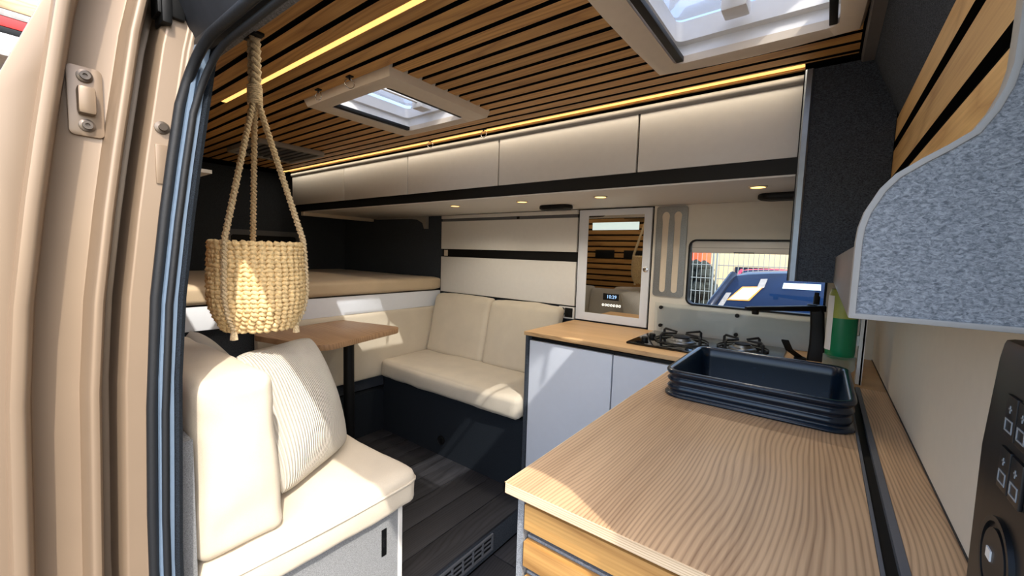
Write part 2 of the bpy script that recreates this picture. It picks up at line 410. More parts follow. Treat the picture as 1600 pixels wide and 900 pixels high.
# ceiling: black backing with two openings, oak slats hung under it
ce = thing('ceiling', (-1.7, 1, CEIL), 'slatted oak ceiling with black gaps', kind='structure')
xs = [-3.65, SKY1['x0']-.03, SKY1['x1']+.03, SKY2['x0']-.03, SKY2['x1']+.03, .95]
bk = MB(); Z0, Z1 = CEIL+.012, CEIL+.05
def strip(x0, x1, hole=None):
    if hole is None: bk.box(x0, x1, .30, 2.3, Z0, Z1)
    else: bk.box(x0, x1, .30, hole['y0']-.03, Z0, Z1); bk.box(x0, x1, hole['y1']+.03, 2.3, Z0, Z1)
strip(xs[0], xs[1]); strip(xs[1], xs[2], SKY1); strip(xs[2], xs[3]); strip(xs[3], xs[4], SKY2); strip(xs[4], xs[5])
obj('ceiling_backing', bk, 'blackb', ce)
def cut(y0, y1, holes, x0=-3.3, x1=.03):
    segs = [(x0, x1)]
    for hx0, hx1, hy0, hy1 in holes:
        if y1 > hy0 and y0 < hy1:
            segs = [q for a, b in segs for q in ((a, min(b, hx0)), (max(a, hx1), b)) if q[1]-q[0] > .02]
    return segs
HOLES = [(-1.64, -1.16, .845, 1.30), (-.44, .025, .56, 1.29)]
pitch, gap = .0585, .0165
for k in range(17):
    g = .5345+k*pitch                    # centre of the black gap before this slat
    y0, y1 = g+gap/2, g+pitch-gap/2
    if y0 > 1.51: break
    if y1 > 1.493: y1 = 1.487
    for a, b in cut(y0, y1, HOLES):
        veneer(obj('slat', B(a, b, y0, y1, CEIL, CEIL+.012), 'oak_x', ce), 'z', -1)
veneer(obj('slat', B(-3.3, .03, .495, .526, CEIL, CEIL+.012), 'oak_x', ce), 'z', -1)
obj('edge_strip', B(-3.3, -.02, .40, .492, CEIL-.004, CEIL+.012), 'felt_l', ce)
obj('slat', B(-3.3, -.09, 1.515, 1.528, CEIL-.004, CEIL+.012), 'oak_x', ce)

# walls
wl = thing('wall_far', (-1.7, 2.2, LO), 'white panel wall behind the hob with the window', kind='structure')
win = rrect(-.524, .008, -.218, .088, .03)
obj('panel', MB().ring(loop_on_rect(win, -.702, .172, -.372, .259), win, 'y', WF, WF+.05), 'wallw', wl)
obj('side_wall', MB().box(-3.65, -.702, 2.14, 2.22, LO-.1, .62).box(.172, .95, WF, WF+.05, LO-.1, .62).box(-.702, .172, WF+.002, WF+.05, LO-.1, -.372).box(-.702, .172, WF+.002, WF+.05, .272, .62), 'felt_d', wl)
obj('seam', B(.012, .172, WF-.0008, WF, -.199, -.197), 'greyrail', wl)
wr_ = thing('wall_rear', (-3.6, 1.1, LO), 'dark felt wall at the back of the bed', kind='structure')
obj('panel', B(-3.66, -3.58, .05, 2.2, LO, .62), 'felt_d', wr_)
wd = thing('wall_door', (-2.3, .15, LO), 'slatted inner wall beside the bench behind the door pillar', kind='structure')
obj('panel', B(-3.6, -1.06, .150, .195, LO-.1, .62), 'blackb', wd)
for k in range(16):
    z0 = -.36+k*.0585; veneer(obj('slat', B(-2.6, -1.08, .195, .207, z0, z0+.042), 'oak_x', wd), 'y', 1)
obj('switch_plate', B(-1.93, -1.72, .207, .217, -.02, .065), 'black', wd, bevel=.003)
obj('switch_plate', B(-1.62, -1.36, .207, .217, -.02, .065), 'black', wd, bevel=.003)
wc = thing('wall_cab', (.2, 1.2, LO), 'cream side wall right of the kitchen worktop', kind='structure')
obj('panel', B(.172, .20, .66, 2.12, -1.0, .08), 'wallw', wc)
obj('outer_skin', B(.20, .24, .30, 2.2, LO-.1, .62), 'vandark', wc)
for z0, z1 in ((.062, .125), (.133, .205), (.230, .300), (.326, .384)):
    veneer(obj('slat', B(.122, .134, .545, 1.50, z0, z1), 'oak_y', wc), 'x', -1)
obj('slat_backing', B(.134, .142, .545, 1.50, .0, .40), 'blackb', wc)
obj('felt_slope', MB().prism([(.060, .560), (.068, .568), (.150, .392), (.128, .384)], 'y', .50, 1.50), 'felt_d', wc)
# front pillar and the roof edge over the sliding door
hd = thing('wall_header', (-.4, .2, .3), 'dark roof edge above the sliding door opening', kind='structure')
obj('outer', MB().prism([(.20, .60), (.235, .47), (.275, .375), (.30, .37), (.42, .50), (.42, .62), (.20, .62)], 'x', -1.10, .95), 'vandark', hd)
obj('inner_felt', MB().prism([(.285, .372), (.31, .375), (.425, .545), (.425, .575), (.405, .575)], 'x', -1.6, .2), 'felt_b', hd)
obj('lower_lip', B(-1.1, .28, .272, .296, .362, .378), 'rubber', hd, bevel=.005)
fp = thing('wall_front_pillar', (.3, .2, LO), 'front post of the sliding door opening', kind='structure')
obj('post', MB().prism([(.27, .305), (.27, .285), (.45, .20), (.95, .18), (.95, .305)], 'z', LO-.1, .62), 'vandark', fp)
cr = MB()   # rounded upper front corner of the opening
pts = [(.28, .39)]+[(.28-.12+.12*math.cos(a), .37-.12+.12*math.sin(a)) for a in [k*PI/2/8 for k in range(9)]]+[(.16, .39)]
cr.prism(pts, 'y', .275, .295); obj('corner', cr, 'vandark', fp)

# ================================================================== WINDOW + outside
wn = thing('window_1', (-.26, WF, -.22), 'side window with black rubber frame and white blind above', kind='structure')
obj('gasket', MB().ring(rrect(-.529, .013, -.223, .093, .034), rrect(-.521, .005, -.215, .085, .028), 'y', WF-.003, WF+.045), 'black', wn, smooth='auto')
obj('pane', B(-.521, .005, WF+.036, WF+.040, -.216, .086), 'pane', wn)
bc = obj('blind_cassette', MB().prism([(WF+.005, .085), (WF+.03, .085), (WF+.03, .032), (WF+.012, .030), (WF+.005, .045)], 'x', -.515, -.0), 'white', wn, bevel=.002)
obj('blind_seam', B(-.515, 0, WF+.004, WF+.006, .0535, .0555), 'greyrail', wn)
obj('blind_handle', B(-.335, -.255, WF+.004, WF+.010, .030, .036), 'grey', wn, bevel=.001)
lt = MB().box(-.028, -.006, WF-.012, WF+.03, -.20, -.135); lt.box(-.026, -.010, WF-.02, WF-.008, -.165, -.12)
obj('latch', lt, 'black', wn, bevel=.004)

def car_body(name, cx, y0, zg, mats, label, full=True, s=1.0, **kw):
    """car seen nose-on, facing -y; zg = ground level"""
    t = thing(name, (cx, y0, zg), label, 'car', **kw)
    def X(x): return cx+x*s
    W = .86
    def sect(y, zt, wd_, zb=.35): return [(X(-wd_), y0+y*s, zg+zb*s), (X(-wd_), y0+y*s, zg+(zt-.12)*s), (X(-wd_+.10), y0+y*s, zg+zt*s), (X(0), y0+y*s, zg+(zt+.03)*s), (X(wd_-.10), y0+y*s, zg+zt*s), (X(wd_), y0+y*s, zg+(zt-.12)*s), (X(wd_), y0+y*s, zg+zb*s)]
    obj('body', MB().loft([sect(0, .62, .72), sect(.12, .82, .82), sect(.75, 1.02, W), sect(1.0, 1.06, W), sect(3.6, 1.08, W), sect(4.0, .95, .80), sect(4.1, .7, .76)]), mats[0], t, bevel=.02, smooth=True)
    # cabin: roof, pillars, screen
    roofz, base = 1.60, 1.05
    def rsec(y, z, wd_): return [(X(-wd_), y0+y*s, zg+(z-.04)*s), (X(-wd_+.12), y0+y*s, zg+z*s), (X(0), y0+y*s, zg+(z+.035)*s), (X(wd_-.12), y0+y*s, zg+z*s), (X(wd_), y0+y*s, zg+(z-.04)*s), (X(wd_-.1), y0+y*s, zg+(z-.06)*s), (X(-wd_+.1), y0+y*s, zg+(z-.06)*s)]
    obj('roof', MB().loft([rsec(1.55, roofz-.02, .60), rsec(1.75, roofz+.01, .62), rsec(3.0, roofz, .62), rsec(3.5, roofz-.08, .58)]), mats[0], t, bevel=.01, smooth=True)
    n = 8; gl_ = MB(); lo = []; hi = []
    for k in range(n+1):
        u = 2*k/n-1; lo.append((X(u*.77), y0+(.82+.14*u*u)*s, zg+1.05*s)); hi.append((X(u*.58), y0+(1.50+.07*u*u)*s, zg+(roofz+.02-.05*u*u)*s))
    gl_.loft([lo, hi, [(a, b+.02, c) for a, b, c in hi], [(a, b+.03, c-.01) for a, b, c in lo]], cap=False, closed=False)
    scn = obj('windscreen', gl_, mats[1], t, smooth=True)
    for u in (-1, 1):
        p = MB().tube([(X(u*.80), y0+.93*s, zg+1.03*s), (X(u*.71), y0+1.25*s, zg+1.32*s), (X(u*.60), y0+1.58*s, zg+1.585*s)], .035*s, 8)
        obj('pillar', p, mats[0], t, smooth=True)
        obj('side_glass', MB().add([(X(u*.80), y0+1.0*s, zg+1.05*s), (X(u*.80), y0+3.5*s, zg+1.06*s), (X(u*.62), y0+3.4*s, zg+1.55*s), (X(u*.61), y0+1.6*s, zg+1.57*s)], [(0, 1, 2, 3)]), mats[1], t)
        if full:
            obj('door_mirror', MB().box(X(u*.98)-.09, X(u*.98)+.09, y0+1.05*s, y0+1.15*s, zg+1.08*s, zg+1.22*s), mats[0], t, bevel=.03, smooth=True)
        for yy in (.75, 3.3):
            obj('wheel', MB().lathe([(.0, -.1), (.30*s, -.1), (.33*s, -.06), (.33*s, .06), (.30*s, .1), (0., .1)], (X(u*.78), y0+yy*s, zg+.33*s), 20, 'x', cap=False), 'black', t, smooth='auto')
    if full:
        # things behind the screen seen through it: notice and visors lie on the inner face of the glass
        def on(u, v, d):
            a = Vector(lo[0]).lerp(Vector(lo[-1]), (u+1)/2); b = Vector(hi[0]).lerp(Vector(hi[-1]), (u+1)/2); a.y -= .14*s*(1-u*u); b.y -= .07*s*(1-u*u); b.z += .05*s*(1-u*u)
            q = a.lerp(b, v); q.y -= d; q.z -= d*.2; return tuple(q)
        def quad(u0, u1, v0, v1, d, sk=0.): return MB().add([on(u0, v0, d), on(u1, v0, d), on(u1+sk, v1, d), on(u0+sk, v1, d), on(u0, v0, d-.006), on(u1, v0, d-.006), on(u1+sk, v1, d-.006), on(u0+sk, v1, d-.006)], [(0,1,2,3),(7,6,5,4),(0,4,5,1),(1,5,6,2),(2,6,7,3),(3,7,4,0)])
        a = obj('notice_frame', quad(-.90, -.62, .58, .80, .012, .10), 'orange', t); obj('notice', quad(-.875, -.645, .60, .78, .016, .095), 'carpaper', t)
        obj('sun_visor', quad(-.29, .14, .78, .86, .012), 'carpaper', t)
        obj('mirror_mount', quad(-.60, -.51, .78, .92, .012), 'boardgrey', t)
        obj('side_lining', quad(-.97, -.90, .05, .70, .010), 'boardgrey', t)
    return t
car_body('parked_car', -.10, 2.9, -1.72, ('carpaint', 'carglass'), 'dark blue car parked nose-on right outside the kitchen window')
car_body('parked_car', -.9, 8.9, -1.72, ('pink', 'carglass'), 'crimson car standing behind the wire fence', full=False, s=.95)
car_body('parked_car', 1.3, 9.7, -1.72, ('red', 'carglass'), 'red car farthest away behind the wire fence', full=False)
for k in range(3):
    x0 = -4.1+k*2.5
    t = thing('wire_fence', (x0+1.2, 8.4, -1.72), ('wire fence panel at the left of the yard view', 'wire fence panel behind the dark blue car roof', 'wire fence panel at the right of the yard view')[k], 'fence', 'yard fence panels')
    obj('post', MB().tube([(x0, 8.4, -1.72), (x0, 8.4, .45)], .018, 8), 'wire', t); obj('post', MB().tube([(x0+2.44, 8.4, -1.72), (x0+2.44, 8.4, .45)], .018, 8), 'wire', t)
    wm = MB()
    for i in range(31): wm.tube([(x0+.04+i*.0785, 8.4, -1.6), (x0+.04+i*.0785, 8.4, .40)], .006, 4)
    for i in range(9): wm.tube([(x0, 8.4, -1.6+i*.25), (x0+2.44, 8.4, -1.6+i*.25)], .008, 4)
    obj('wire_mesh', wm, 'wire', t, kind='stuff')
hb = MB()
for k in range(260):
    a, b_ = random.uniform(-4.6, -2.1), random.random(); r = random.uniform(.10, .24)
    c = (a, 10.6+random.uniform(-.3, .3), -1.6+b_*1.45); hb.lathe([(.01, -r), (r*.8, -r*.5), (r, 0), (r*.7, r*.6), (.01, r)], c, 6)
obj('hedge', hb, 'hedge', label='dark leafy hedge behind the wire fence', cat='hedge')
bd = thing('low_building', (-1, 14, -1.72), 'cream rendered low building across the yard', 'building')
obj('wall', B(-8, 5, 14, 15, -1.72, 1.6), 'creamwall', bd); obj('roof', B(-8.2, 5.2, 13.8, 15.2, 1.6, 1.75), 'redor', bd)
for k in range(7): obj('window', B(-7.4+k*1.75, -6.5+k*1.75, 13.97, 14.02, -.9, -.2), 'carglass', bd)
tr = thing('delivery_box', (-3.4, 11.6, -1.72), 'orange red box trailer behind the hedge', 'trailer')
obj('box_body', B(-4.4, -2.55, 11.4, 12.6, -1.1, .42), 'redor', tr, bevel=.03)
for xx in (-4.0, -2.95): obj('wheel', MB().lathe([(0, -.1), (.3, -.1), (.32, 0), (.3, .1), (0, .1)], (xx, 11.5, -1.4), 16, 'y', cap=False), 'black', tr)
# rack with stacked boards seen past the van's rear side
rk = thing('board_rack', (-6.2, .1, -1.72), 'tall steel rack carrying stacked boards beside the van rear', 'rack')
for yy in (-.75, 1.1):
    for xx in (-6.45, -6.0): obj('upright', B(xx-.04, xx+.04, yy-.04, yy+.04, -1.72, 2.7), 'boardgrey', rk)
for z in (.9, 1.62): obj('shelf', B(-6.5, -5.96, -.8, 1.15, z, z+.04), 'boardgrey', rk)
BRD = [('redor', .945, .07, 'lowest red board on the outdoor rack'), ('top_y', 1.02, .16, 'thick pale oak board above the lowest red board'), ('boardgrey', 1.185, .05, 'thin grey board between two oak boards'), ('top_y', 1.24, .06, 'thin oak board under the shelf of the rack'),
       ('paper', 1.665, .15, 'thick white board on the upper rack shelf'), ('black', 1.82, .05, 'black board between white and red boards'), ('red', 1.875, .085, 'red board near the top of the outdoor rack'), ('boardgrey', 1.965, .06, 'grey board lying on the upper red board'), ('top_y', 2.03, .12, 'topmost oak board on the outdoor rack')]
for mt_, z, h, lb in BRD: obj('stacked_board', B(-6.48, -5.97, -.7, 1.05, z, z+h), mt_, label=lb, cat='board', group='boards stacked on the outdoor rack', bevel=.004)

# ================================================================== DOOR PILLAR (left)
pl = thing('door_pillar', (-1., .1, LO), 'metallic van body pillar at the rear edge of the door opening', 'pillar')
def off(z):
    pts_ = [(-1.4, 0.), (-.6, .0), (-.17, .012), (.09, .042), (.35, .080), (.62, .135)]
    for (a, b), (c, d) in zip(pts_, pts_[1:]):
        if a <= z <= c: return b+(d-b)*(z-a)/(c-a)
    return pts_[-1][1] if z > 0 else 0
ZS = [-1.4, -1.0, -.6, -.4, -.25, -.1, .05, .15, .25, .35, .45, .6]
def sweep(prof, zs=ZS):   # open profile list of (x, y) lofted up the pillar
    return [[(x, y+off(z), z) for x, y in prof] for z in zs]
prof = [(-1.06, .014), (-.95, .010), (-.925, .016), (-.925, .030), (-.935, .036), (-.985, .040), (-.985, .094), (-.950, .098), (-.942, .102), (-.942, .112), (-.952, .116), (-1.04, .120), (-1.04, .138), (-.975, .142), (-.965, .148), (-.965, .178), (-.958, .182), (-.958, .190), (-.98, .196), (-1.06, .2)]
obj('body_panel', MB().loft(sweep(prof), cap=False, closed=True), 'van', pl, bevel=.003)
obj('jamb_profile', MB().loft(sweep([(-.975, .188), (-.945, .190), (-.945, .1965), (-.955, .1975), (-.955, .2005), (-.945, .2015), (-.945, .211), (-.975, .212)])), 'alublue', pl)
obj('carpet_edge', MB().loft(sweep([(-.985, .211), (-.948, .212), (-.943, .218), (-.948, .2245), (-.985, .226)])), 'carpet', pl)
ps = [(-.957, .184+off(z), z) for z in (-1.35, -.8, -.5, -.3, -.1, .05, .15, .25)]
R_ = .10; zc = .365-R_
path = [(x, y-.002, z) for x, y, z in ps]+[(-.957+R_-R_*math.cos(a), .184+off(zc+R_*math.sin(a))+.008*math.sin(a), zc+R_*math.sin(a)) for a in [k*PI/2/6 for k in range(1, 7)]]+[(x, .184+off(.365)+.006, .365) for x in (-.6, -.3, 0., .15)]
obj('door_seal', MB().tube(path, .0085, 10), 'rubber', pl, smooth=True)
path2 = [(x-.0, y+.016, z-.012) for x, y, z in path]
obj('door_seal', MB().tube([(x+.012, y, z) for x, y, z in path2], .006, 8), 'rubber', pl, smooth=True)
# striker plate with two bolts
zz = .225; o_ = off(zz)
sp = obj('striker_plate', MB().prism([(y+o_, z) for y, z in rrect(.046, .088, zz-.055, zz+.055, .008)], 'x', -.985, -.979), 'van', pl, bevel=.0015)
obj('striker_block', B(-.982, -.962, .056+o_, .078+o_, zz-.022, zz+.022), 'van', sp, bevel=.006)
for dz in (-.038, .040):
    obj('bolt', MB().lathe([(0, -.002), (.010, -.002), (.010, .003), (.0065, .004), (.0065, .008), (.003, .008), (.003, .004), (0, .004)], (-.979, .067+o_, zz+dz), 18, 'x', cap=False), 'bolt', sp, smooth='auto')
zz = .205; o_ = off(zz)
obj('bolt', MB().lathe([(0, -.002), (.011, -.002), (.011, .003), (.006, .004), (.006, .010), (0, .010)], (-.965, .163+o_, zz), 18, 'x', cap=False), 'bolt', pl, smooth='auto')
obj('clip_tab', B(-.967, -.962, .152+o_, .170+o_, zz-.10, zz-.03), 'van', pl, bevel=.002)
obj('roller_bracket', MB().box(-1.0, -.955, .22, .26, .40, .45).box(-1.0, -.95, .225, .24, .385, .46), 'black', pl, bevel=.004)
obj('outer_flange', MB().prism([(-.06, -1.4), (.03, -1.4), (.034, -.4), (.05, 0.), (.085, .25), (.12, .40), (.165, .6), (.155, .6), (.112, .42), (.080, .34), (.024, .19), (-.036, .05), (-.06, -.06)], 'x', -.95, -.938), 'van', pl, bevel=.002)

# ================================================================== ROOF HATCHES
def hatch(name, label, outer, S, shaft_top, bul):
    cx, cy = (S['x0']+S['x1'])/2, (S['y0']+S['y1'])/2
    t = thing(name, (cx, cy, CEIL-.03), label, 'skylight')
    inn = rrect(S['x0'], S['x1'], S['y0'], S['y1'], .02, 8)
    x0, x1, y0, y1 = outer
    # outline with gently bowed sides
    hx, hy = (x1-x0)/2, (y1-y0)/2; mx_, my_ = (x0+x1)/2, (y0+y1)/2
    base = loop_on_rect(inn, -hx+mx_, hx+mx_, -hy+my_, hy+my_)
    out = []
    for a, b in base:
        u, v = (a-mx_)/hx, (b-my_)/hy
        out.append((mx_+hx*u*(1+bul*(1-v*v)), my_+hy*v*(1+bul*(1-u*u))))
    # densify straight sides so that they bow
    def dens(L):
        r = []
        for p, q in zip(L, L[1:]+L[:1]):
            for k in range(4): r.append((p[0]+(q[0]-p[0])*k/4, p[1]+(q[1]-p[1])*k/4))
        return r
    inn2 = dens(inn); o2 = []
    for a, b in dens(base):
        u, v = max(-1, min(1, (a-mx_)/hx)), max(-1, min(1, (b-my_)/hy)); o2.append((mx_+hx*u*(1+bul*(1-v*v)), my_+hy*v*(1+bul*(1-u*u))))
    def shrink(L, k, zq): return [(mx_+(a-mx_)*(1-k), my_+(b-my_)*(1-k), zq) for a, b in L]
    fr = MB(); n = len(o2)
    fr.loft([shrink(o2, -.015, CEIL+.010), shrink(o2, 0, CEIL-.004), shrink(o2, .03, CEIL-.024), [(a+(b-a)*.0, c+(d-c)*.0, CEIL-.028) for (a, c), (b, d) in zip([(p[0]*.55+q[0]*.45, p[1]*.55+q[1]*.45) for p, q in zip(o2, inn2)], inn2)], [(a, b, CEIL-.018) for a, b in inn2], [(a, b, CEIL+.002) for a, b in inn2]], cap=False)
    obj('frame', fr, 'cream', t, smooth='auto')
    sh = MB(); sh.loft([[(a, b, CEIL+.0) for a, b in inn], [(mx_+(a-mx_)*1.03, my_+(b-my_)*1.03, CEIL+.035) for a, b in inn], [(mx_+(a-mx_)*.985, my_+(b-my_)*.985, CEIL+.04) for a, b in inn], [(mx_+(a-mx_)*1.02, my_+(b-my_)*1.02, shaft_top) for a, b in inn]], cap=False)
    obj('liner', sh, 'white', t, smooth='auto')
    obj('dome', MB().loft([[(mx_+(a-mx_)*q, my_+(b-my_)*q, shaft_top+h) for a, b in inn] for q, h in ((1.12, .0), (1.10, .02), (.9, .035), (.4, .045))]), 'acryl', t, smooth='auto')
    # blind rails on the two x-sides
    obj('blind_rail', B(S['x0']+.004, S['x0']+.024, S['y0']+.01, S['y1']-.005, CEIL-.016, CEIL-.002), 'black', t, bevel=.002)
    obj('blind_rail', B(S['x1']-.02, S['x1']-.004, S['y0']+.01, S['y1']-.005, CEIL-.016, CEIL-.002), 'black', t, bevel=.002)
    # opening bar with two stays across the hatch
    xc = S['x0']+(S['x1']-S['x0'])*.42
    obj('opening_bar', MB().tube([(xc, S['y0']+.02, shaft_top-.02), (xc, S['y1']-.06, shaft_top-.02)], .006, 10), 'white', t, smooth='auto')
    obj('bar_bracket', B(xc-.03, xc+.03, S['y1']-.075, S['y1']-.015, shaft_top-.045, shaft_top-.008), 'white', t, bevel=.008)
    obj('stay', MB().tube([(xc+.02, S['y1']-.05, shaft_top-.02), (S['x1']-.02, S['y1']-.16, shaft_top-.01)], .007, 8), 'white', t, smooth='auto')
    return t
hatch('roof_hatch', 'smaller roof hatch with cream frame above the dinette', (-1.665, -1.13, .825, 1.31), SKY1, CEIL+.085, .015)
hatch('roof_hatch', 'larger roof hatch with bowed cream frame over the kitchen', (-.445, .03, .53, 1.295), SKY2, CEIL+.10, .05)

# LED strips
for nm, y, x0, x1, lb in (('led_strip', .6520, -1.97, .02, 'warm light strip in the slats nearest the door'), ('led_strip', 1.501, -3.36, -.09, 'long warm light strip above the overhead lockers')):
    t = thing(nm, ((x0+x1)/2, y, CEIL), lb, 'light strip', 'ceiling light strips')
    obj('diffuser', B(x0, x1, y-.0085, y+.0085, CEIL-.001, CEIL+.004), 'led', t, bevel=.001)
    lamp('strip_light', 'AREA', ((x0+x1)/2, y, CEIL-.0025), 3.0 if y < 1 else 1.8, t, shape='RECTANGLE', size=x1-x0, size_y=.014)
    obj('channel', B(x0, x1, y-.0095, y+.0095, CEIL+.004, CEIL+.011), 'alu', t)
# ring hooks
for x, y, tw, lb in ((-1.508, .797, .2, 'metal ring hook at the left of the small hatch'), (-1.305, .797, 1.2, 'metal ring hook nearest the basket side of the small hatch top'), (-1.673, 1.474, .4, 'metal ring hook below the light strip, far left one'), (-1.306, 1.474, .1, 'metal ring hook below the light strip, right one')):
    t = thing('ring_hook', (x, y, CEIL-.03), lb, 'hook', 'ceiling ring hooks')
    obj('plate', B(x-.012, x+.012, y-.008, y+.008, CEIL-.004, CEIL), 'black', t, bevel=.001)
    obj('eye', MB().tube([(x, y, CEIL-.004), (x, y, CEIL-.012)], .003, 6), 'black', t)
    rp = [(x+.015*math.sin(a)*math.cos(tw), y+.015*math.sin(a)*math.sin(tw), CEIL-.024+.015*math.cos(a)) for a in [2*PI*k/20 for k in range(20)]]
    obj('ring', MB().tube(rp, .0016, 6, closed=True), 'chrome', t, smooth=True)
# air vent in the ceiling over the bed
t = thing('ceiling_air_vent', (-2.65, 1.15, CEIL-.02), 'slotted grey air vent in the ceiling above the bed', 'vent')
obj('frame', MB().ring(rrect(-2.87, -2.43, .95, 1.33, .03), rrect(-2.84, -2.46, .98, 1.30, .01), 'z', CEIL-.025, CEIL), 'greyrail', t, bevel=.003)
for k in range(8): obj('louvre', B(-2.84, -2.46, .985+k*.04, 1.007+k*.04, CEIL-.02, CEIL-.012), 'grey', t)
obj('core', B(-2.84, -2.46, .98, 1.30, CEIL-.010, CEIL-.002), 'black', t)

# ================================================================== OVERHEAD LOCKERS (far side)
XB = [-.087, -.590, -1.259, -1.925, -2.579, -3.3]
LB = ['overhead locker nearest the dark felt cupboard', 'wide overhead locker above the mirror cabinet', 'overhead locker above the bench sofa', 'shadowed overhead locker at the edge of the bed', 'darkest overhead locker at the far rear over the bed']
for i in range(5):
    x1, x0 = XB[i], XB[i+1]
    t = thing('overhead_locker', ((x0+x1)/2, 1.8, .315), LB[i], 'cabinet', 'overhead lockers along the far wall')
    obj('body', B(x0+.001, x1-.001, 1.552, 2.13, .318, .545), 'vandark', t)
    obj('door', B(x0+.004, x1-.004, 1.532, 1.550, .317, .529), 'white', t, bevel=.002)
obj('rail', MB().lathe([(0, 0), (.014, 0), (.014, 3.21), (0, 3.21)], (-3.3, 1.535, .543), 14, 'x', cap=False), 'greyrail', smooth='auto', label='round grey rail along the top of the overhead lockers', cat='rail')
obj('locker_shelf', B(-3.12, -.087, 1.535, 2.13, .260, .272), 'white', label='long white underside board below the overhead lockers', cat='board', bevel=.002)
obj('grip_strip', B(-3.3, -.087, 1.534, 1.56, .266, .3165), 'black', label='black grip strip under the overhead locker doors', cat='strip')
for x, lb in ((-1.70, 'round downlight at the bed end of the underside'), (-1.23, 'round downlight above the white drawers'), (-.806, 'round downlight above the mirror cabinet'), (-.208, 'round downlight above the window')):
    t = thing('downlight', (x, 1.69, .25), lb, 'light', 'round downlights under the lockers')
    obj('bezel', MB().ring([(x+.030*math.cos(a), 1.69+.030*math.sin(a)) for a in [2*PI*k/24 for k in range(24)]], [(x+.024*math.cos(a), 1.69+.024*math.sin(a)) for a in [2*PI*k/24 for k in range(24)]], 'z', .256, .260), 'cream', t)
    lamp('spot_light', 'SPOT', (x, 1.69, .253), 5.0, t, spot_size=math.radians(150), spot_blend=.6, shadow_soft_size=.02)
    obj('lens', MB().lathe([(0, .257), (.024, .257), (.024, .260), (0, .260)], (x, 1.69, 0), 24, cap=False), 'dlight', t)
for x, lb in ((-1.16, 'black oval speaker above the white drawers'), (-.137, 'black oval speaker next to the felt cupboard')):
    t = thing('speaker', (x, 1.90, .23), lb, 'speaker', 'oval speakers under the lockers')
    obj('body', MB().loft([[(x+a*q, 1.90+b*q, z) for a, b in rrect(-.095, .095, -.045, .045, .044, 8)] for q, z in ((.96, .260), (1, .255), (1., .243), (.9, .237))]), 'black', t, smooth='auto')
    obj('grille', MB().loft([[(x+a*q, 1.90+b*q, z) for a, b in rrect(-.075, .075, -.03, .03, .029, 8)] for q, z in ((1, .237), (.9, .2345))]), 'castiron', t)
# opposite-side lockers over the bed (near side)
t = thing('overhead_locker', (-3., .4, .33), 'dim overhead locker above the bed on the door side', 'cabinet')
obj('body', B(-3.4, -2.2, .2, .62, .32, .56), 'white', t); obj('door', B(-3.39, -2.21, .62, .636, .325, .545), 'white', t, bevel=.002); obj('underside', B(-3.4, -2.15, .2, .66, .305, .32), 'white', t)
t = thing('corner_bracket', (-3., 1.9, .2), 'curved grey bracket under the rear end of the lockers', 'bracket')
obj('plate', MB().prism([(-3.14, .259), (-3.06, .25), (-2.62, .245), (-2.52, .235), (-2.46, .21), (-2.44, .165), (-2.42, .165), (-2.42, .259)], 'y', 2.10, 2.13), 'greyrail', t, bevel=.002)
obj('end_cap', B(-3.16, -3.122, 1.53, 2.13, .235, .262), 'cream', t)
t = thing('rear_window', (-3.57, 1.45, .0), 'dark covered window in the back wall', 'window')
obj('frame', MB().ring(rrect(1.16, 1.72, -.13, .12, .03), rrect(1.20, 1.68, -.09, .08, .02), 'x', -3.58, -3.56), 'grey', t, smooth='auto'); obj('cover', B(-3.579, -3.57, 1.18, 1.70, -.11, .10), 'black', t)

# ================================================================== FAR WALL UNITS
t = thing('drawer_cabinet', (-1.69, 2.1, -.3), 'white wall cabinet with two wide flaps above the sofa', 'cabinet')
obj('carcass', B(-2.25, -1.132, WF+.018, 2.139, -.296, .259), 'black', t)
obj('upper_flap', B(-2.247, -1.135, WF, WF+.017, .018, .214), 'white', t, bevel=.002); obj('lower_flap', B(-2.247, -1.135, WF, WF+.017, -.292, -.038), 'white', t, bevel=.002)
obj('top_trim', B(-2.247, -1.135, WF-.002, WF+.017, .234, .256), 'white', t, bevel=.002); obj('trim_groove', B(-2.245, -1.14, WF+.008, WF+.017, .214, .234), 'grey', t)
obj('hinge_block', B(-2.22, -2.195, WF+.004, WF+.018, -.032, .010), 'cream', t); obj('hinge_block', B(-1.57, -1.55, WF+.006, WF+.018, .216, .233), 'black', t)
t = thing('mirror_cabinet', (-.92, 2.1, -.37), 'mirror-fronted white wall cabinet with round push lock', 'cabinet')
obj('body', B(-1.128, -.708, WF+.016, 2.139, -.367, .259), 'black', t)
ml = [(-1.066, -.318), (-.752, -.318), (-.752, .220), (-1.066, .220)]
obj('door_frame', MB().ring([(-1.122, -.362), (-.712, -.362), (-.712, .253), (-1.122, .253)], ml, 'y', WF-.002, WF+.016), 'whitec', t, bevel=.0015)
mg = obj('mirror', B(-1.066, -.752, WF+.001, WF+.006, -.318, .220), 'mirror', t)
obj('light_panel', B(-1.040, -.778, WF-.0008, WF+.001, .142, .182), 'ledw', mg); dsp = obj('clock_display', B(-.958, -.868, WF-.0006, WF+.001, -.238, -.202), 'black', mg)
text_mesh('digits', '10:29', .026, 'digits', mg, (-.908, WF-.0012, -.220), (PI/2, 0, 0))
for k in range(7): obj('touch_icon', MB().ring(rrect(-.962+k*.016, -.951+k*.016, -.272, -.259, .004, 3), rrect(-.960+k*.016, -.953+k*.016, -.270, -.261, .003, 3), 'y', WF-.0006, WF+.001), 'icons', mg)
obj('push_lock', MB().lathe([(0, -.006), (.010, -.006), (.014, -.004), (.014, .0), (0, 0)], (-.731, WF-.002, -.061), 20, 'y', cap=False), 'chrome', t, smooth='auto')
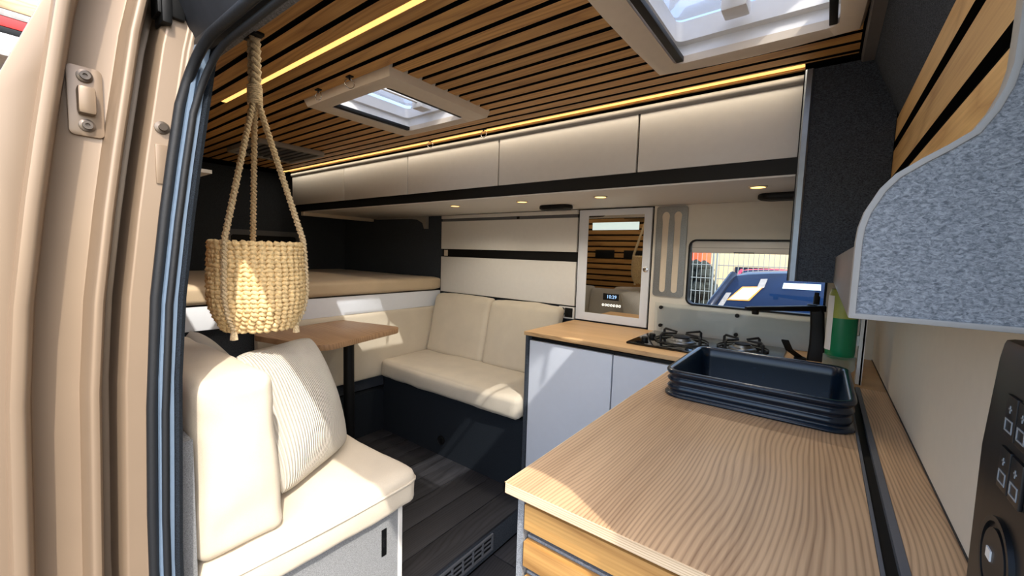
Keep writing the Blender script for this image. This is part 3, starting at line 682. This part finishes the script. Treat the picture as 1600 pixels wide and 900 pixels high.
# steel cup dispenser plate with two slots
t = thing('cup_dispenser', (-.61, 2.09, -.19), 'brushed steel cup dispenser plate with two long keyhole slots', 'dispenser')
for a, b in ((-.684, -.614), (-.614, -.545)):
    c_ = (a+b)/2+(.006 if a < -.65 else -.006)
    slot = [(c_+.0185*math.cos(q)+0, .205+.022*math.sin(q)) for q in [PI*k/10-.25 for k in range(0, 12)]]
    slot += [(c_-.015, .17), (c_-.015, .0), (c_-.015, -.14)]+[(c_+.015*math.cos(q), -.155+.015*math.sin(q)) for q in [PI+PI*k/8 for k in range(9)]]+[(c_+.015, -.14), (c_+.015, .0), (c_+.015, .17)]
    obj('face_plate', MB().ring(loop_on_rect(slot, a, b, -.186, .250), slot, 'y', WF-.006, WF-.003), 'steel', t)
obj('inlay', B(-.682, -.548, WF-.003, WF-.0005, -.183, .247), 'cream', t)
obj('rim', MB().ring(rrect(-.688, -.541, -.190, .254, .014), rrect(-.683, -.546, -.185, .249, .011), 'y', WF-.008, WF), 'steel', t, smooth='auto')
# socket panel
t = thing('socket_panel', (-1.19, 2.09, -.37), 'black power socket block on a white plate beside the mirror cabinet', 'socket')
obj('plate', B(-1.236, -1.134, WF, WF+.02, -.369, -.30), 'white', t, bevel=.001)
obj('socket_block', B(-1.192, -1.142, WF-.006, WF, -.36, -.306), 'black', t, bevel=.002)
obj('round_switch', MB().lathe([(0, -.006), (.009, -.006), (.010, 0), (0, 0)], (-1.206, WF, -.316), 16, 'y', cap=False), 'black', t); obj('round_switch', MB().lathe([(0, -.006), (.012, -.006), (.013, 0), (0, 0)], (-1.208, WF, -.344), 16, 'y', cap=False), 'black', t)

# ================================================================== KITCHEN
for i, (x0, x1, lb) in enumerate(((-1.103, -.683, 'white glossy base cabinet next to the sofa'), (-.677, -.372, 'white glossy base cabinet at the peninsula corner'))):
    t = thing('base_cabinet', ((x0+x1)/2, 1.85, LO), lb, 'cabinet', 'base cabinets under the hob')
    obj('body', B(x0-.002, x1+.002, 1.635, 2.10, LO, -.40), 'black', t)
    obj('door', B(x0, x1, 1.615, 1.634, LO+.06, -.412), 'whitec', t, bevel=.002)
obj('cabinet_end_panel', B(-1.122, -1.106, 1.606, 2.10, LO, -.388), 'felt_d', label='dark felt end panel between sofa and base cabinets', cat='panel', bevel=.002)
t = thing('worktop', (-.6, 1.85, -.39), 'oak worktop along the far wall under the hob', 'worktop')
obj('board', B(-1.128, .172, 1.60, WF-.001, -.388, -.370), 'top_x', t, bevel=.0015)
t = thing('worktop', (-.15, 1.05, -.39), 'large oak worktop of the peninsula in the foreground', 'worktop')
obj('board', MB().box(-.386, -.316, .51, 1.599, -.3865, -.370).box(-.316, .066, .51, 1.134, -.3865, -.370).box(-.316, .066, 1.516, 1.599, -.3865, -.370).box(.066, .080, .51, 1.599, -.3865, -.370), 'top_y', t)
obj('edge_band', B(-.3885, .080, .5085, .5105, -.3865, -.3705), 'ply', t); obj('edge_band', B(-.3885, -.3855, .5085, 1.599, -.3865, -.3705), 'ply', t)
t = thing('peninsula_cabinet', (-.1, 1.05, LO), 'peninsula cabinet with oak boards facing the door', 'cabinet')
obj('side_panel', B(-.374, -.362, .53, 1.60, LO, -.387), 'felt_g', t); obj('body', B(-.362, .17, .548, 1.08, LO, -.389), 'black', t); obj('back_panel', B(-.362, .17, 1.08, 1.599, LO, -.445), 'black', t)
for k in range(14):
    z1 = -.404-k*.0635
    obj('board', B(-.3585, .17, .526, .540, z1-.0425, z1), 'oak_x', t, bevel=.0015); obj('board_carrier', B(-.3595, .17, .541, .548, z1-.043, z1+.004), 'felt_g', t)
t = thing('wall_channel', (.095, 1.3, -.39), 'black channel running along the worktop side', 'channel')
obj('base', B(.080, .110, .51, 1.599, -.389, -.378), 'black', t); obj('lip', B(.0805, .085, .51, 1.599, -.378, -.369), 'grey', t); obj('lip', B(.100, .110, .51, 1.599, -.378, -.369), 'grey', t)
obj('wall_strip', B(.1105, .1715, .60, 1.599, -.388, -.370), 'top_y', label='narrow oak strip between channel and cream wall', cat='board', bevel=.001)
obj('trim_1', B(.1705, .1722, .66, 2.10, -.3705, -.367), 'vandark', label='dark seal line at the foot of the cream wall', **st)
# splash glass with four stand-off knobs
t = thing('splash_guard', (-.3, 2.07, -.36), 'clear glass splash guard standing behind the hob', 'splash guard')
obj('sheet', B(-.665, .045, 2.080, 2.084, -.364, -.222), 'splash', t)
for x, z in ((-.636, -.245), (-.634, -.335), (-.298, -.248), (-.297, -.335), (.030, -.247), (.030, -.339)):
    obj('knob', MB().lathe([(0, 2.070), (.0075, 2.070), (.009, 2.073), (.009, 2.079), (.005, 2.079), (.005, 2.10), (0, 2.10)], (x, 0, z), 14, 'y', cap=False), 'black', t, smooth='auto')
# gas hob
t = thing('gas_hob', (-.40, 1.88, -.37), 'black glass gas hob with two burners', 'hob')
obj('glass_plate', B(-.655, -.10, 1.69, 2.055, -.370, -.360), 'hobglass', t, bevel=.003)
for (bx, by, br) in ((-.475, 1.86, .040), (-.245, 1.90, .034)):
    bu = obj('burner', MB().lathe([(0, -.360), (br*1.5, -.360), (br*1.45, -.355), (br*1.1, -.352), (br*1.0, -.343), (0, -.343)], (bx, by, 0), 28, cap=False), 'steel', t, smooth='auto')
    obj('burner_cap', MB().lathe([(0, -.343), (br*.85, -.343), (br*.88, -.338), (br*.7, -.335), (0, -.334)], (bx, by, 0), 24, cap=False), 'castiron', bu, smooth='auto')
    for k in range(4):
        a = k*PI/2+PI/4+.2; ux, uy = math.cos(a), math.sin(a); Rr = br*2.7
        arm = MB().tube([(bx+ux*Rr, by+uy*Rr, -.358), (bx+ux*Rr, by+uy*Rr, -.326), (bx+ux*Rr*.92, by+uy*Rr*.92, -.320), (bx+ux*Rr*.25, by+uy*Rr*.25, -.322)], [.006, .0055, .0055, .004], 6)
        obj('pan_support', arm, 'castiron', bu)
    fo = MB()
    rp = [(bx+br*2.7*math.cos(a), by+br*2.7*math.sin(a), -.3555) for a in [2*PI*k/28 for k in range(28)]]
    obj('support_ring', fo.tube(rp, .0035, 6, closed=True), 'castiron', bu)
for x, y in ((-.60, 1.76), (-.60, 1.86)):
    obj('knob', MB().lathe([(0, -.360), (.015, -.360), (.014, -.345), (.011, -.342), (0, -.342)], (x, y, 0), 18, cap=False), 'black', t, smooth='auto')
# collapsible sink
t = thing('sink', (-.125, 1.32, -.42), 'black ribbed collapsible sink set in the worktop', 'sink')
def rl(x0, x1, y0, y1, r, z): return [(a, b, z) for a, b in rrect(x0, x1, y0, y1, r, 6)]
SX0, SX1, SY0, SY1 = -.325, .075, 1.125, 1.525
loops = []
def L_(d, z, r=.045): loops.append(rl(SX0+d, SX1-d, SY0+d, SY1-d, max(.012, r-d), z))
for d, z in ((.000, -.3695), (-.006, -.3685), (-.006, -.3635), (.002, -.361), (.006, -.357), (.001, -.351), (-.001, -.346), (.004, -.340), (.006, -.336), (.001, -.330), (-.002, -.325), (.004, -.319), (.005, -.316), (-.001, -.311), (-.004, -.306), (-.004, -.301), (.0, -.298), (.008, -.298), (.012, -.302), (.014, -.33), (.02, -.40), (.03, -.425)): L_(d, z)
obj('basin', MB().loft(loops, cap=False), 'sink', t, smooth=True)
obj('basin_bottom', MB().prism(rrect(SX0+.029, SX1-.029, SY0+.029, SY1-.029, .02, 6), 'z', -.430, -.424), 'sink', t)
obj('drain', MB().lathe([(0, -.424), (.025, -.424), (.025, -.421), (.015, -.420), (0, -.420)], (-.125, 1.33, 0), 20, cap=False), 'steel', t, smooth='auto')
# tap
t = thing('kitchen_tap', (0.0, 1.93, -.37), 'tall matt black kitchen tap with flat swivel spout', 'tap')
col_ = [[(x+dx, 1.93+dy, z) for dx, dy in rrect(-.026*k, .026*k, -.022*k, .022*k, .008, 4)] for x, k, z in ((0.0, 1.15, -.370), (0.0, 1.12, -.345), (-.002, .95, -.31), (-.006, .85, -.24), (-.010, .85, -.19), (-.016, .8, -.168), (-.03, .55, -.158))]
obj('column', MB().loft(col_), 'black', t, smooth='auto')
d_ = Vector((-.20, -.20, 0)).normalized(); q_ = Vector((-d_.y, d_.x, 0)); o0 = Vector((-.012, 1.93, -.172)); lp = []
for s_, w_, h_, dz in ((-.02, .020, .012, 0), (.03, .018, .010, .0), (.18, .014, .008, -.002), (.275, .012, .007, -.003), (.295, .006, .004, -.002)):
    c = o0+d_*s_+Vector((0, 0, dz)); lp.append([tuple(c+q_*(w_*a)+Vector((0, 0, h_*b))) for a, b in ((-1, -.7), (-.8, -1), (.8, -1), (1, -.7), (1, .7), (.8, 1), (-.8, 1), (-1, .7))])
obj('spout', MB().loft(lp), 'black', t, smooth='auto')
c = o0+d_*.255; obj('aerator', MB().lathe([(0, -.197), (.011, -.197), (.012, -.190), (.012, -.172), (0, -.172)], (c.x, c.y, 0), 16, cap=False), 'black', t, smooth='auto')
obj('lever', MB().loft([[(x+a, y, z+b) for a, b in ((-.012, 0), (.012, 0), (.012, .006), (-.012, .006))] for x, y, z in ((-.050, 1.90, -.365), (-.085, 1.87, -.335), (-.100, 1.86, -.300))]), 'black', t, bevel=.001)
obj('lever_base', MB().lathe([(0, -.370), (.02, -.370), (.02, -.362), (.012, -.358), (0, -.358)], (-.050, 1.90, 0), 16, cap=False), 'black', t, smooth='auto')
# soap dispenser on a white rail
t = thing('soap_dispenser', (.055, 1.64, -.36), 'upside-down green soap bottle held at a white wall rail', 'soap bottle')
bx, by = .056, 1.64
obj('bottle', MB().lathe([(0, -.297), (.030, -.297), (.037, -.288), (.038, -.27), (.038, -.168), (0, -.168)], (bx, by, 0), 28, cap=False), 'green', t, smooth='auto')
obj('bottle_shoulder', MB().lathe([(.0382, -.168), (.0382, -.10), (.034, -.08), (0, -.08)], (bx, by, 0), 28, cap=False), 'yellow', t, smooth='auto')
lab = MB(); 
aa = [PI*.98+k*(.95/6) for k in range(7)]
lab.loft([[(bx+.0392*math.cos(a), by+.0392*math.sin(a), z) for a in aa] for z in (-.270, -.10)], cap=False, closed=False); obj('label_strip', lab, 'paper', t)
obj('clear_cap', MB().lathe([(.008, -.335), (.036, -.333), (.041, -.326), (.041, -.288), (.030, -.284)], (bx, by, 0), 28, cap=False), 'clear', t, smooth='auto')
obj('outlet_tube', MB().tube([(bx, by, -.33), (bx+.006, by-.03, -.35), (bx+.012, by-.10, -.366)], .003, 8), 'clear', t)
obj('rail', MB().box(.100, .108, 1.625, 1.665, -.366, -.06).box(.108, .114, 1.618, 1.622, -.366, -.06).box(.108, .114, 1.668, 1.672, -.366, -.06).box(.108, .112, 1.618, 1.672, -.366, -.06), 'white', t); obj('clamp', B(.09, .101, 1.635, 1.655, -.25, -.22), 'white', t)

# ================================================================== RIGHT SIDE: felt cupboard, tray, cheek, control panel
t = thing('felt_cupboard', (.02, 1.8, -.06), 'dark felt hanging cupboard with aluminium edge in the corner', 'cupboard')
obj('body', B(-.072, .121, 1.502, 2.095, -.057, .556), 'felt_d', t)
obj('edge_profile', MB().prism([(-.087, 1.497), (-.083, 1.494), (-.070, 1.494), (-.066, 1.498), (-.066, 1.502), (-.087, 1.53)], 'z', -.057, .556), 'alu', t)
obj('edge_seal', B(-.090, -.087, 1.498, 1.54, -.057, .556), 'black', t)
obj('side_panel', B(-.087, -.072, 1.53, 2.095, -.057, .556), 'felt_d', t)
t = thing('shelf_tray', (.07, 1.0, -.06), 'smooth grey shelf tray running back below the slats', 'shelf')
obj('side', B(.022, .028, .546, 1.5, -.054, .018), 'tray', t, bevel=.001); obj('bottom', B(.028, .170, .546, 1.5, -.054, -.046), 'tray', t)
ck = [(.022, -.054), (.022, .022), (.023, .036), (.0265, .051), (.036, .072), (.046, .085), (.063, .0975), (.078, .107), (.093, .118), (.102, .134), (.108, .151), (.111, .169), (.1115, .194), (.112, .25), (.112, .35), (.142, .35), (.142, -.054)]
def inset(P, k):
    out = []; n = len(P)
    for i in range(n):
        a, b, c = Vector(P[i-1]), Vector(P[i]), Vector(P[(i+1) % n])
        n1 = Vector((-(b-a).y, (b-a).x)).normalized(); n2 = Vector((-(c-b).y, (c-b).x)).normalized()
        m_ = (n1+n2); m_ = m_/max(.3, m_.length_squared)*2; out.append(tuple(b-m_*k*-1 if False else b+m_*k))
    return out
t = thing('curved_cheek', (.08, .53, -.06), 'light grey felt cheek with S-curved pale edge at the right', 'panel')
core = inset(ck, -.0055)
obj('felt_face', MB().prism(core, 'y', .5295, .545), 'felt_l', t)
obj('edge_trim', MB().ring(ck, core, 'y', .5275, .5465), 'greyrail', t, bevel=.0012)
obj('cheek_post', B(.1425, .17, .50, .56, -.054, .56), 'wallw', label='pale upright behind the felt cheek at the far right', cat='post', bevel=.003)
obj('ceiling_bar', MB().prism([(.036, CEIL), (.036, CEIL-.018), (.040, CEIL-.022), (.064, CEIL-.022), (.064, CEIL)], 'y', .50, 1.50), 'tray', label='slim grey bar along the ceiling edge beside the large hatch', cat='bar')
t = thing('control_panel', (.16, .6, -.65), 'black control panel with raised icon buttons on the cream wall', 'control panel')
PX = .150
obj('housing', MB().prism([(.30, -.070), (.632, -.070), (.642, -.09), (.662, -.19), (.655, -.40), (.63, -.65), (.30, -.65)], 'x', PX, .172), 'glove', t, bevel=.006)
for r_, zt in ((0, -.118), (1, -.168)):
    for k in range(2):
        ya = .575+.03*k-.02
        bt = obj('button', B(PX-.003, PX, ya-.02, ya+.006, zt-.040, zt), 'glove', t, bevel=.001)
        obj('icon', MB().ring([(ya-.016, zt-.034), (ya+.002, zt-.034), (ya+.002, zt-.022), (ya-.016, zt-.022)], [(ya-.0145, zt-.0325), (ya+.0005, zt-.0325), (ya+.0005, zt-.0235), (ya-.0145, zt-.0235)], 'x', PX-.0036, PX-.0028), 'icon_ink', bt)
        obj('icon', MB().box(PX-.0036, PX-.0028, ya-.010, ya-.004, zt-.013, zt-.0115).box(PX-.0036, PX-.0028, ya-.0075, ya-.0062, zt-.016, zt-.009), 'icon_ink', bt)
dl = obj('dial', MB().lathe([(0, -.004), (.030, -.004), (.030, -.001), (.036, -.001), (.036, -.004), (.041, -.004), (.041, 0), (0, 0)], (PX, .570, -.275), 36, 'x', cap=False), 'glove', t, smooth='auto')
obj('indicator', B(PX-.0052, PX-.0038, .573, .585, -.278, -.268), 'paper', dl)

# ================================================================== SOFA, BED, TABLE
t = thing('sofa_base', (-1.66, 1.85, FL), 'dark felt sofa base with a round black outlet', 'sofa base')
obj('front', B(-2.24, -1.124, 1.605, 1.625, FL, -.817), 'felt_b', t); obj('box', B(-2.24, -1.124, 1.625, 2.12, FL, -.817), 'felt_b', t)
obj('outlet', MB().lathe([(0, 1.599), (.013, 1.599), (.020, 1.594), (.026, 1.597), (.027, 1.605), (0, 1.605)], (-1.69, 0, -1.087), 22, 'y', cap=False), 'black', t, smooth='auto')
obj('seat_cushion', cushion(-2.225, -1.126, 1.565, 2.03, -.815, -.700, .03, (.006, .012, .014), .006, 26, 2), 'cush', smooth=True, label='long cream seat cushion of the sofa below the white flaps', cat='cushion')
ln = lambda p: (p[0], p[1]+.09*(p[2]+.70)/.4, p[2])
obj('back_cushion', cushion(-2.22, -1.702, 1.93, 2.02, -.705, -.300, .03, (.005, .012, .008), .006, 22, 5, ln), 'cush', smooth=True, label='cream back cushion in the corner by the bed', cat='cushion', group='sofa back cushions')
obj('back_cushion', cushion(-1.698, -1.19, 1.93, 2.02, -.705, -.302, .03, (.005, .012, .008), .006, 22, 9, ln), 'cush', smooth=True, label='cream back cushion beside the worktop end', cat='cushion', group='sofa back cushions')
obj('padded_panel', cushion(-2.29, -2.235, .86, 2.10, -.815, -.397, .012, (.004, 0, 0), .002, 20, 4), 'cush', smooth=True, label='cream padded panel under the bed front board', cat='panel')
obj('bed_plinth', B(-2.298, -2.245, .21, 2.12, FL, -.905), 'felt_b', label='dark felt plinth below the padded bed panel', cat='plinth')
t = thing('bed', (-2.9, 1.15, -.9), 'raised bed frame with white front board', 'bed')
obj('front_board', B(-2.27, -2.25, .22, 2.10, -.396, -.286), 'whitec', t, bevel=.002); obj('slat_base', B(-3.57, -2.27, .22, 2.12, -.34, -.288), 'vandark', t)
obj('support', B(-3.57, -2.30, .22, 2.12, -.9, -.34), 'felt_d', t)
obj('mattress', cushion(-3.57, -2.235, .23, 2.10, -.280, -.190, .025, (.004, .004, .008), .003, 26, 7), 'mattress', smooth=True, label='beige mattress on the raised bed', cat='mattress')
# table (turned a little)
t = thing('dinette_table', (-1.95, 1.1, FL), 'small oak table with rounded corners on one dark leg', 'table')
ang = math.radians(-14)
def rotp(p, c): x, y = p[0]-c[0], p[1]-c[1]; return (c[0]+x*math.cos(-ang)-y*math.sin(-ang), c[1]+x*math.sin(-ang)+y*math.cos(-ang))
tc = (-1.97, 1.10); tp = [rotp(p, tc) for p in rrect(-2.22, -1.735, .835, 1.375, .07, 8)]
tp = [(max(-2.228, a), b) for a, b in tp]
obj('top', MB().prism(tp, 'z', -.446, -.420), 'table', t, bevel=.002)
obj('leg', MB().tube([(-1.88, 1.14, FL), (-1.88, 1.14, -.446)], .026, 20), 'black', t, smooth='auto')
obj('foot', MB().lathe([(0, FL), (.07, FL), (.07, FL+.006), (.03, FL+.016), (0, FL+.016)], (-1.88, 1.14, 0), 24, cap=False), 'black', t, smooth='auto'); obj('bracket', B(-1.96, -1.80, 1.08, 1.20, -.458, -.446), 'black', t)

# ================================================================== BENCH BY THE DOOR
t = thing('bench', (-1.6, .5, LO), 'light grey felt bench base with pale edge trim', 'bench')
obj('side_panel', B(-1.045, -1.033, .20, .796, LO, -.822), 'felt_g', t); obj('body', B(-2.23, -1.046, .21, .79, LO, -.822), 'felt_d', t)
obj('edge_trim', MB().box(-1.046, -1.028, .797, .802, LO, -.822).box(-1.046, -1.031, .805, .812, LO, -.822), 'white', t)
stp = obj('strap_plate', B(-1.033, -1.0305, .735, .752, -.955, -.868), 'black', t); obj('strap_pin', B(-1.0305, -1.0285, .740, .747, -.925, -.900), 'chrome', stp)
obj('side_board', B(-1.30, -1.005, .238, .262, -1.25, -.40), 'felt_g', label='thin grey board standing between pillar and backrest', cat='board', bevel=.002)
sb = thing('bench_cushion', (-1.6, .55, -.82), 'thick cream bench cushion with piped front edge in sunlight', 'cushion')
obj('cover', cushion(-2.225, -1.0, .265, .850, -.818, -.700, .028, (.010, .008, .010), .006, 28, 12), 'cush', sb, smooth=True)
pp = [(-1.0+.004+.008*math.sin(PI*(k/24)), .285+k*(.55/24), -.735) for k in range(25)]
pp = pp[:-1]+[(-1.004, .838, -.735), (-1.016, .849, -.735), (-1.04, .852, -.735), (-1.2, .855, -.735), (-1.6, .858, -.735), (-2.2, .853, -.735)]
obj('piping', MB().tube(pp, .004, 8), 'cush', sb, smooth=True)
ln2 = lambda p: (p[0], p[1]+(.028*(1-(p[2]+.70)/.4) if p[1] > .36 else 0.0), p[2])
obj('backrest_cushion', cushion(-1.62, -1.018, .270, .425, -.698, -.295, .028, (.012, .008, .012), .006, 28, 21, ln2), 'cush', smooth=True, label='tall thick cream backrest block at the door side', cat='cushion')
pz = Vector((-.33, -.15, .93)).normalized(); px = Vector((-.55, .83, 0)); px = (px-pz*px.dot(pz)).normalized(); pn = px.cross(pz)
prot = Matrix((px, pz, pn)).transposed().to_euler()
pillow('throw_pillow', .39, .43, .17, (-1.275, .600, -.492), prot, 'pil', 3, label='ribbed white throw pillow leaning on the thick backrest', cat='pillow', group='throw pillows on the bench')
pillow('throw_pillow', .44, .42, .15, (-1.62, .50, -.50), (math.radians(74), 0, math.radians(172)), 'pil', 8, label='ribbed cream pillow in the shade behind the basket', cat='pillow', group='throw pillows on the bench')
pillow('throw_pillow', .44, .42, .14, (-2.02, .44, -.49), (math.radians(78), 0, math.radians(185)), 'pil', 14, label='rearmost pillow on the bench against the bed', cat='pillow', group='throw pillows on the bench')

# ================================================================== HANGING BASKET
BX, BY = -1.285, .500
bk_ = thing('hanging_basket', (BX, BY, -.262), 'round woven seagrass basket hanging on three ropes', 'basket')
rows = 21; ztop, zbot = .008, -.235; body = MB()
def rad(z):
    t_ = (z-zbot)/(ztop-zbot); return (.084+.030*math.sin(min(1, t_*2.6)*PI/2)+.004*math.sin(t_*PI)-.004*max(0, t_-.5))*.965
for i in range(rows):
    z = zbot+.006+(ztop-zbot-.01)*i/(rows-1); n = 120; path = []; rs = []; nk = int(round(2*PI*rad(z)/.0185/2)*2)
    for k in range(n):
        a = 2*PI*k/n; ph = a*nk/2+(PI if i % 2 else 0)+noise.noise(Vector((i*.7, k*.15, 0)))*.9
        r_ = rad(z)+.0034*math.sin(ph*2)+.0012*noise.noise(Vector((i*1.3, k*.31, 4)))
        path.append((BX+r_*math.cos(a), BY+r_*math.sin(a), z+.0030*math.sin(ph*2+1.2))); rs.append(.0070+.0020*math.sin(ph*2))
    body.tube(path, rs, 5, closed=True)
obj('woven_body', body, 'weave', bk_, smooth=True)
obj('lining', MB().lathe([(0, zbot+.004), (.070, zbot+.004)]+[(rad(z)-.003, z) for z in [zbot+.01+(ztop-zbot-.012)*k/12 for k in range(13)]]+[(rad(ztop)-.008, ztop-.002), (.06, zbot+.012), (0, zbot+.012)], (BX, BY, 0), 40, cap=False), 'weave', bk_, smooth='auto')
knot = Vector((BX, BY, .39))
def braid(path, r, twist, nst=3, seg=None):
    P_ = [Vector(p) for p in path]; res = []
    L = [0.]
    for a, b in zip(P_, P_[1:]): L.append(L[-1]+(b-a).length)
    N_ = max(24, int(L[-1]/.0045)); mb = MB()
    def at(s_):
        for i in range(len(P_)-1):
            if s_ <= L[i+1] or i == len(P_)-2: return P_[i].lerp(P_[i+1], (s_-L[i])/max(1e-9, L[i+1]-L[i])), (P_[i+1]-P_[i]).normalized()
    for st_ in range(nst):
        pth = []
        for k in range(N_+1):
            s_ = L[-1]*k/N_; p, d = at(s_); u = Vector((1, 0, 0)) if abs(d.x) < .8 else Vector((0, 1, 0)); u = (u-d*u.dot(d)).normalized(); v = d.cross(u)
            a = 2*PI*(s_/twist+st_/nst); pth.append(tuple(p+u*r*1.25*math.sin(a)+v*r*.75*math.sin(2*a)))
        mb.tube(pth, r*.72, 6)
    return mb
for a in (math.radians(-60), math.radians(57), math.radians(165)):
    ca, sa = math.cos(a), math.sin(a)
    pts = [tuple(knot+Vector((ca*.008, sa*.008, 0)))]+[(BX+ca*(rad(z)+.008), BY+sa*(rad(z)+.008), z) for z in (ztop+.01, -.04, -.09, -.14, -.19, -.226)]
    obj('rope', braid(pts, .0056, .034), 'rope', bk_, smooth=True)
    obj('tassel', MB().lathe([(.004, .0), (.007, -.006), (.009, -.018), (.010, -.028), (.002, -.03)], (BX+ca*(rad(-.226)+.008), BY+sa*(rad(-.226)+.008), -.224), 8), 'rope', bk_)
obj('top_rope', braid([tuple(knot), (BX, BY, CEIL-.006)], .0105, .055, 3), 'rope', bk_, smooth=True)
wp = [(BX+.0165*math.cos(2*PI*k/14), BY+.0165*math.sin(2*PI*k/14), .385+.05*k/(14*9)) for k in range(14*9+1)]
obj('wrap', MB().tube(wp, .0032, 5), 'rope', bk_, smooth=True)
obj('ceiling_plate', B(BX-.035, BX+.035, BY-.012, BY+.014, CEIL-.008, CEIL), 'black', bk_, bevel=.002)
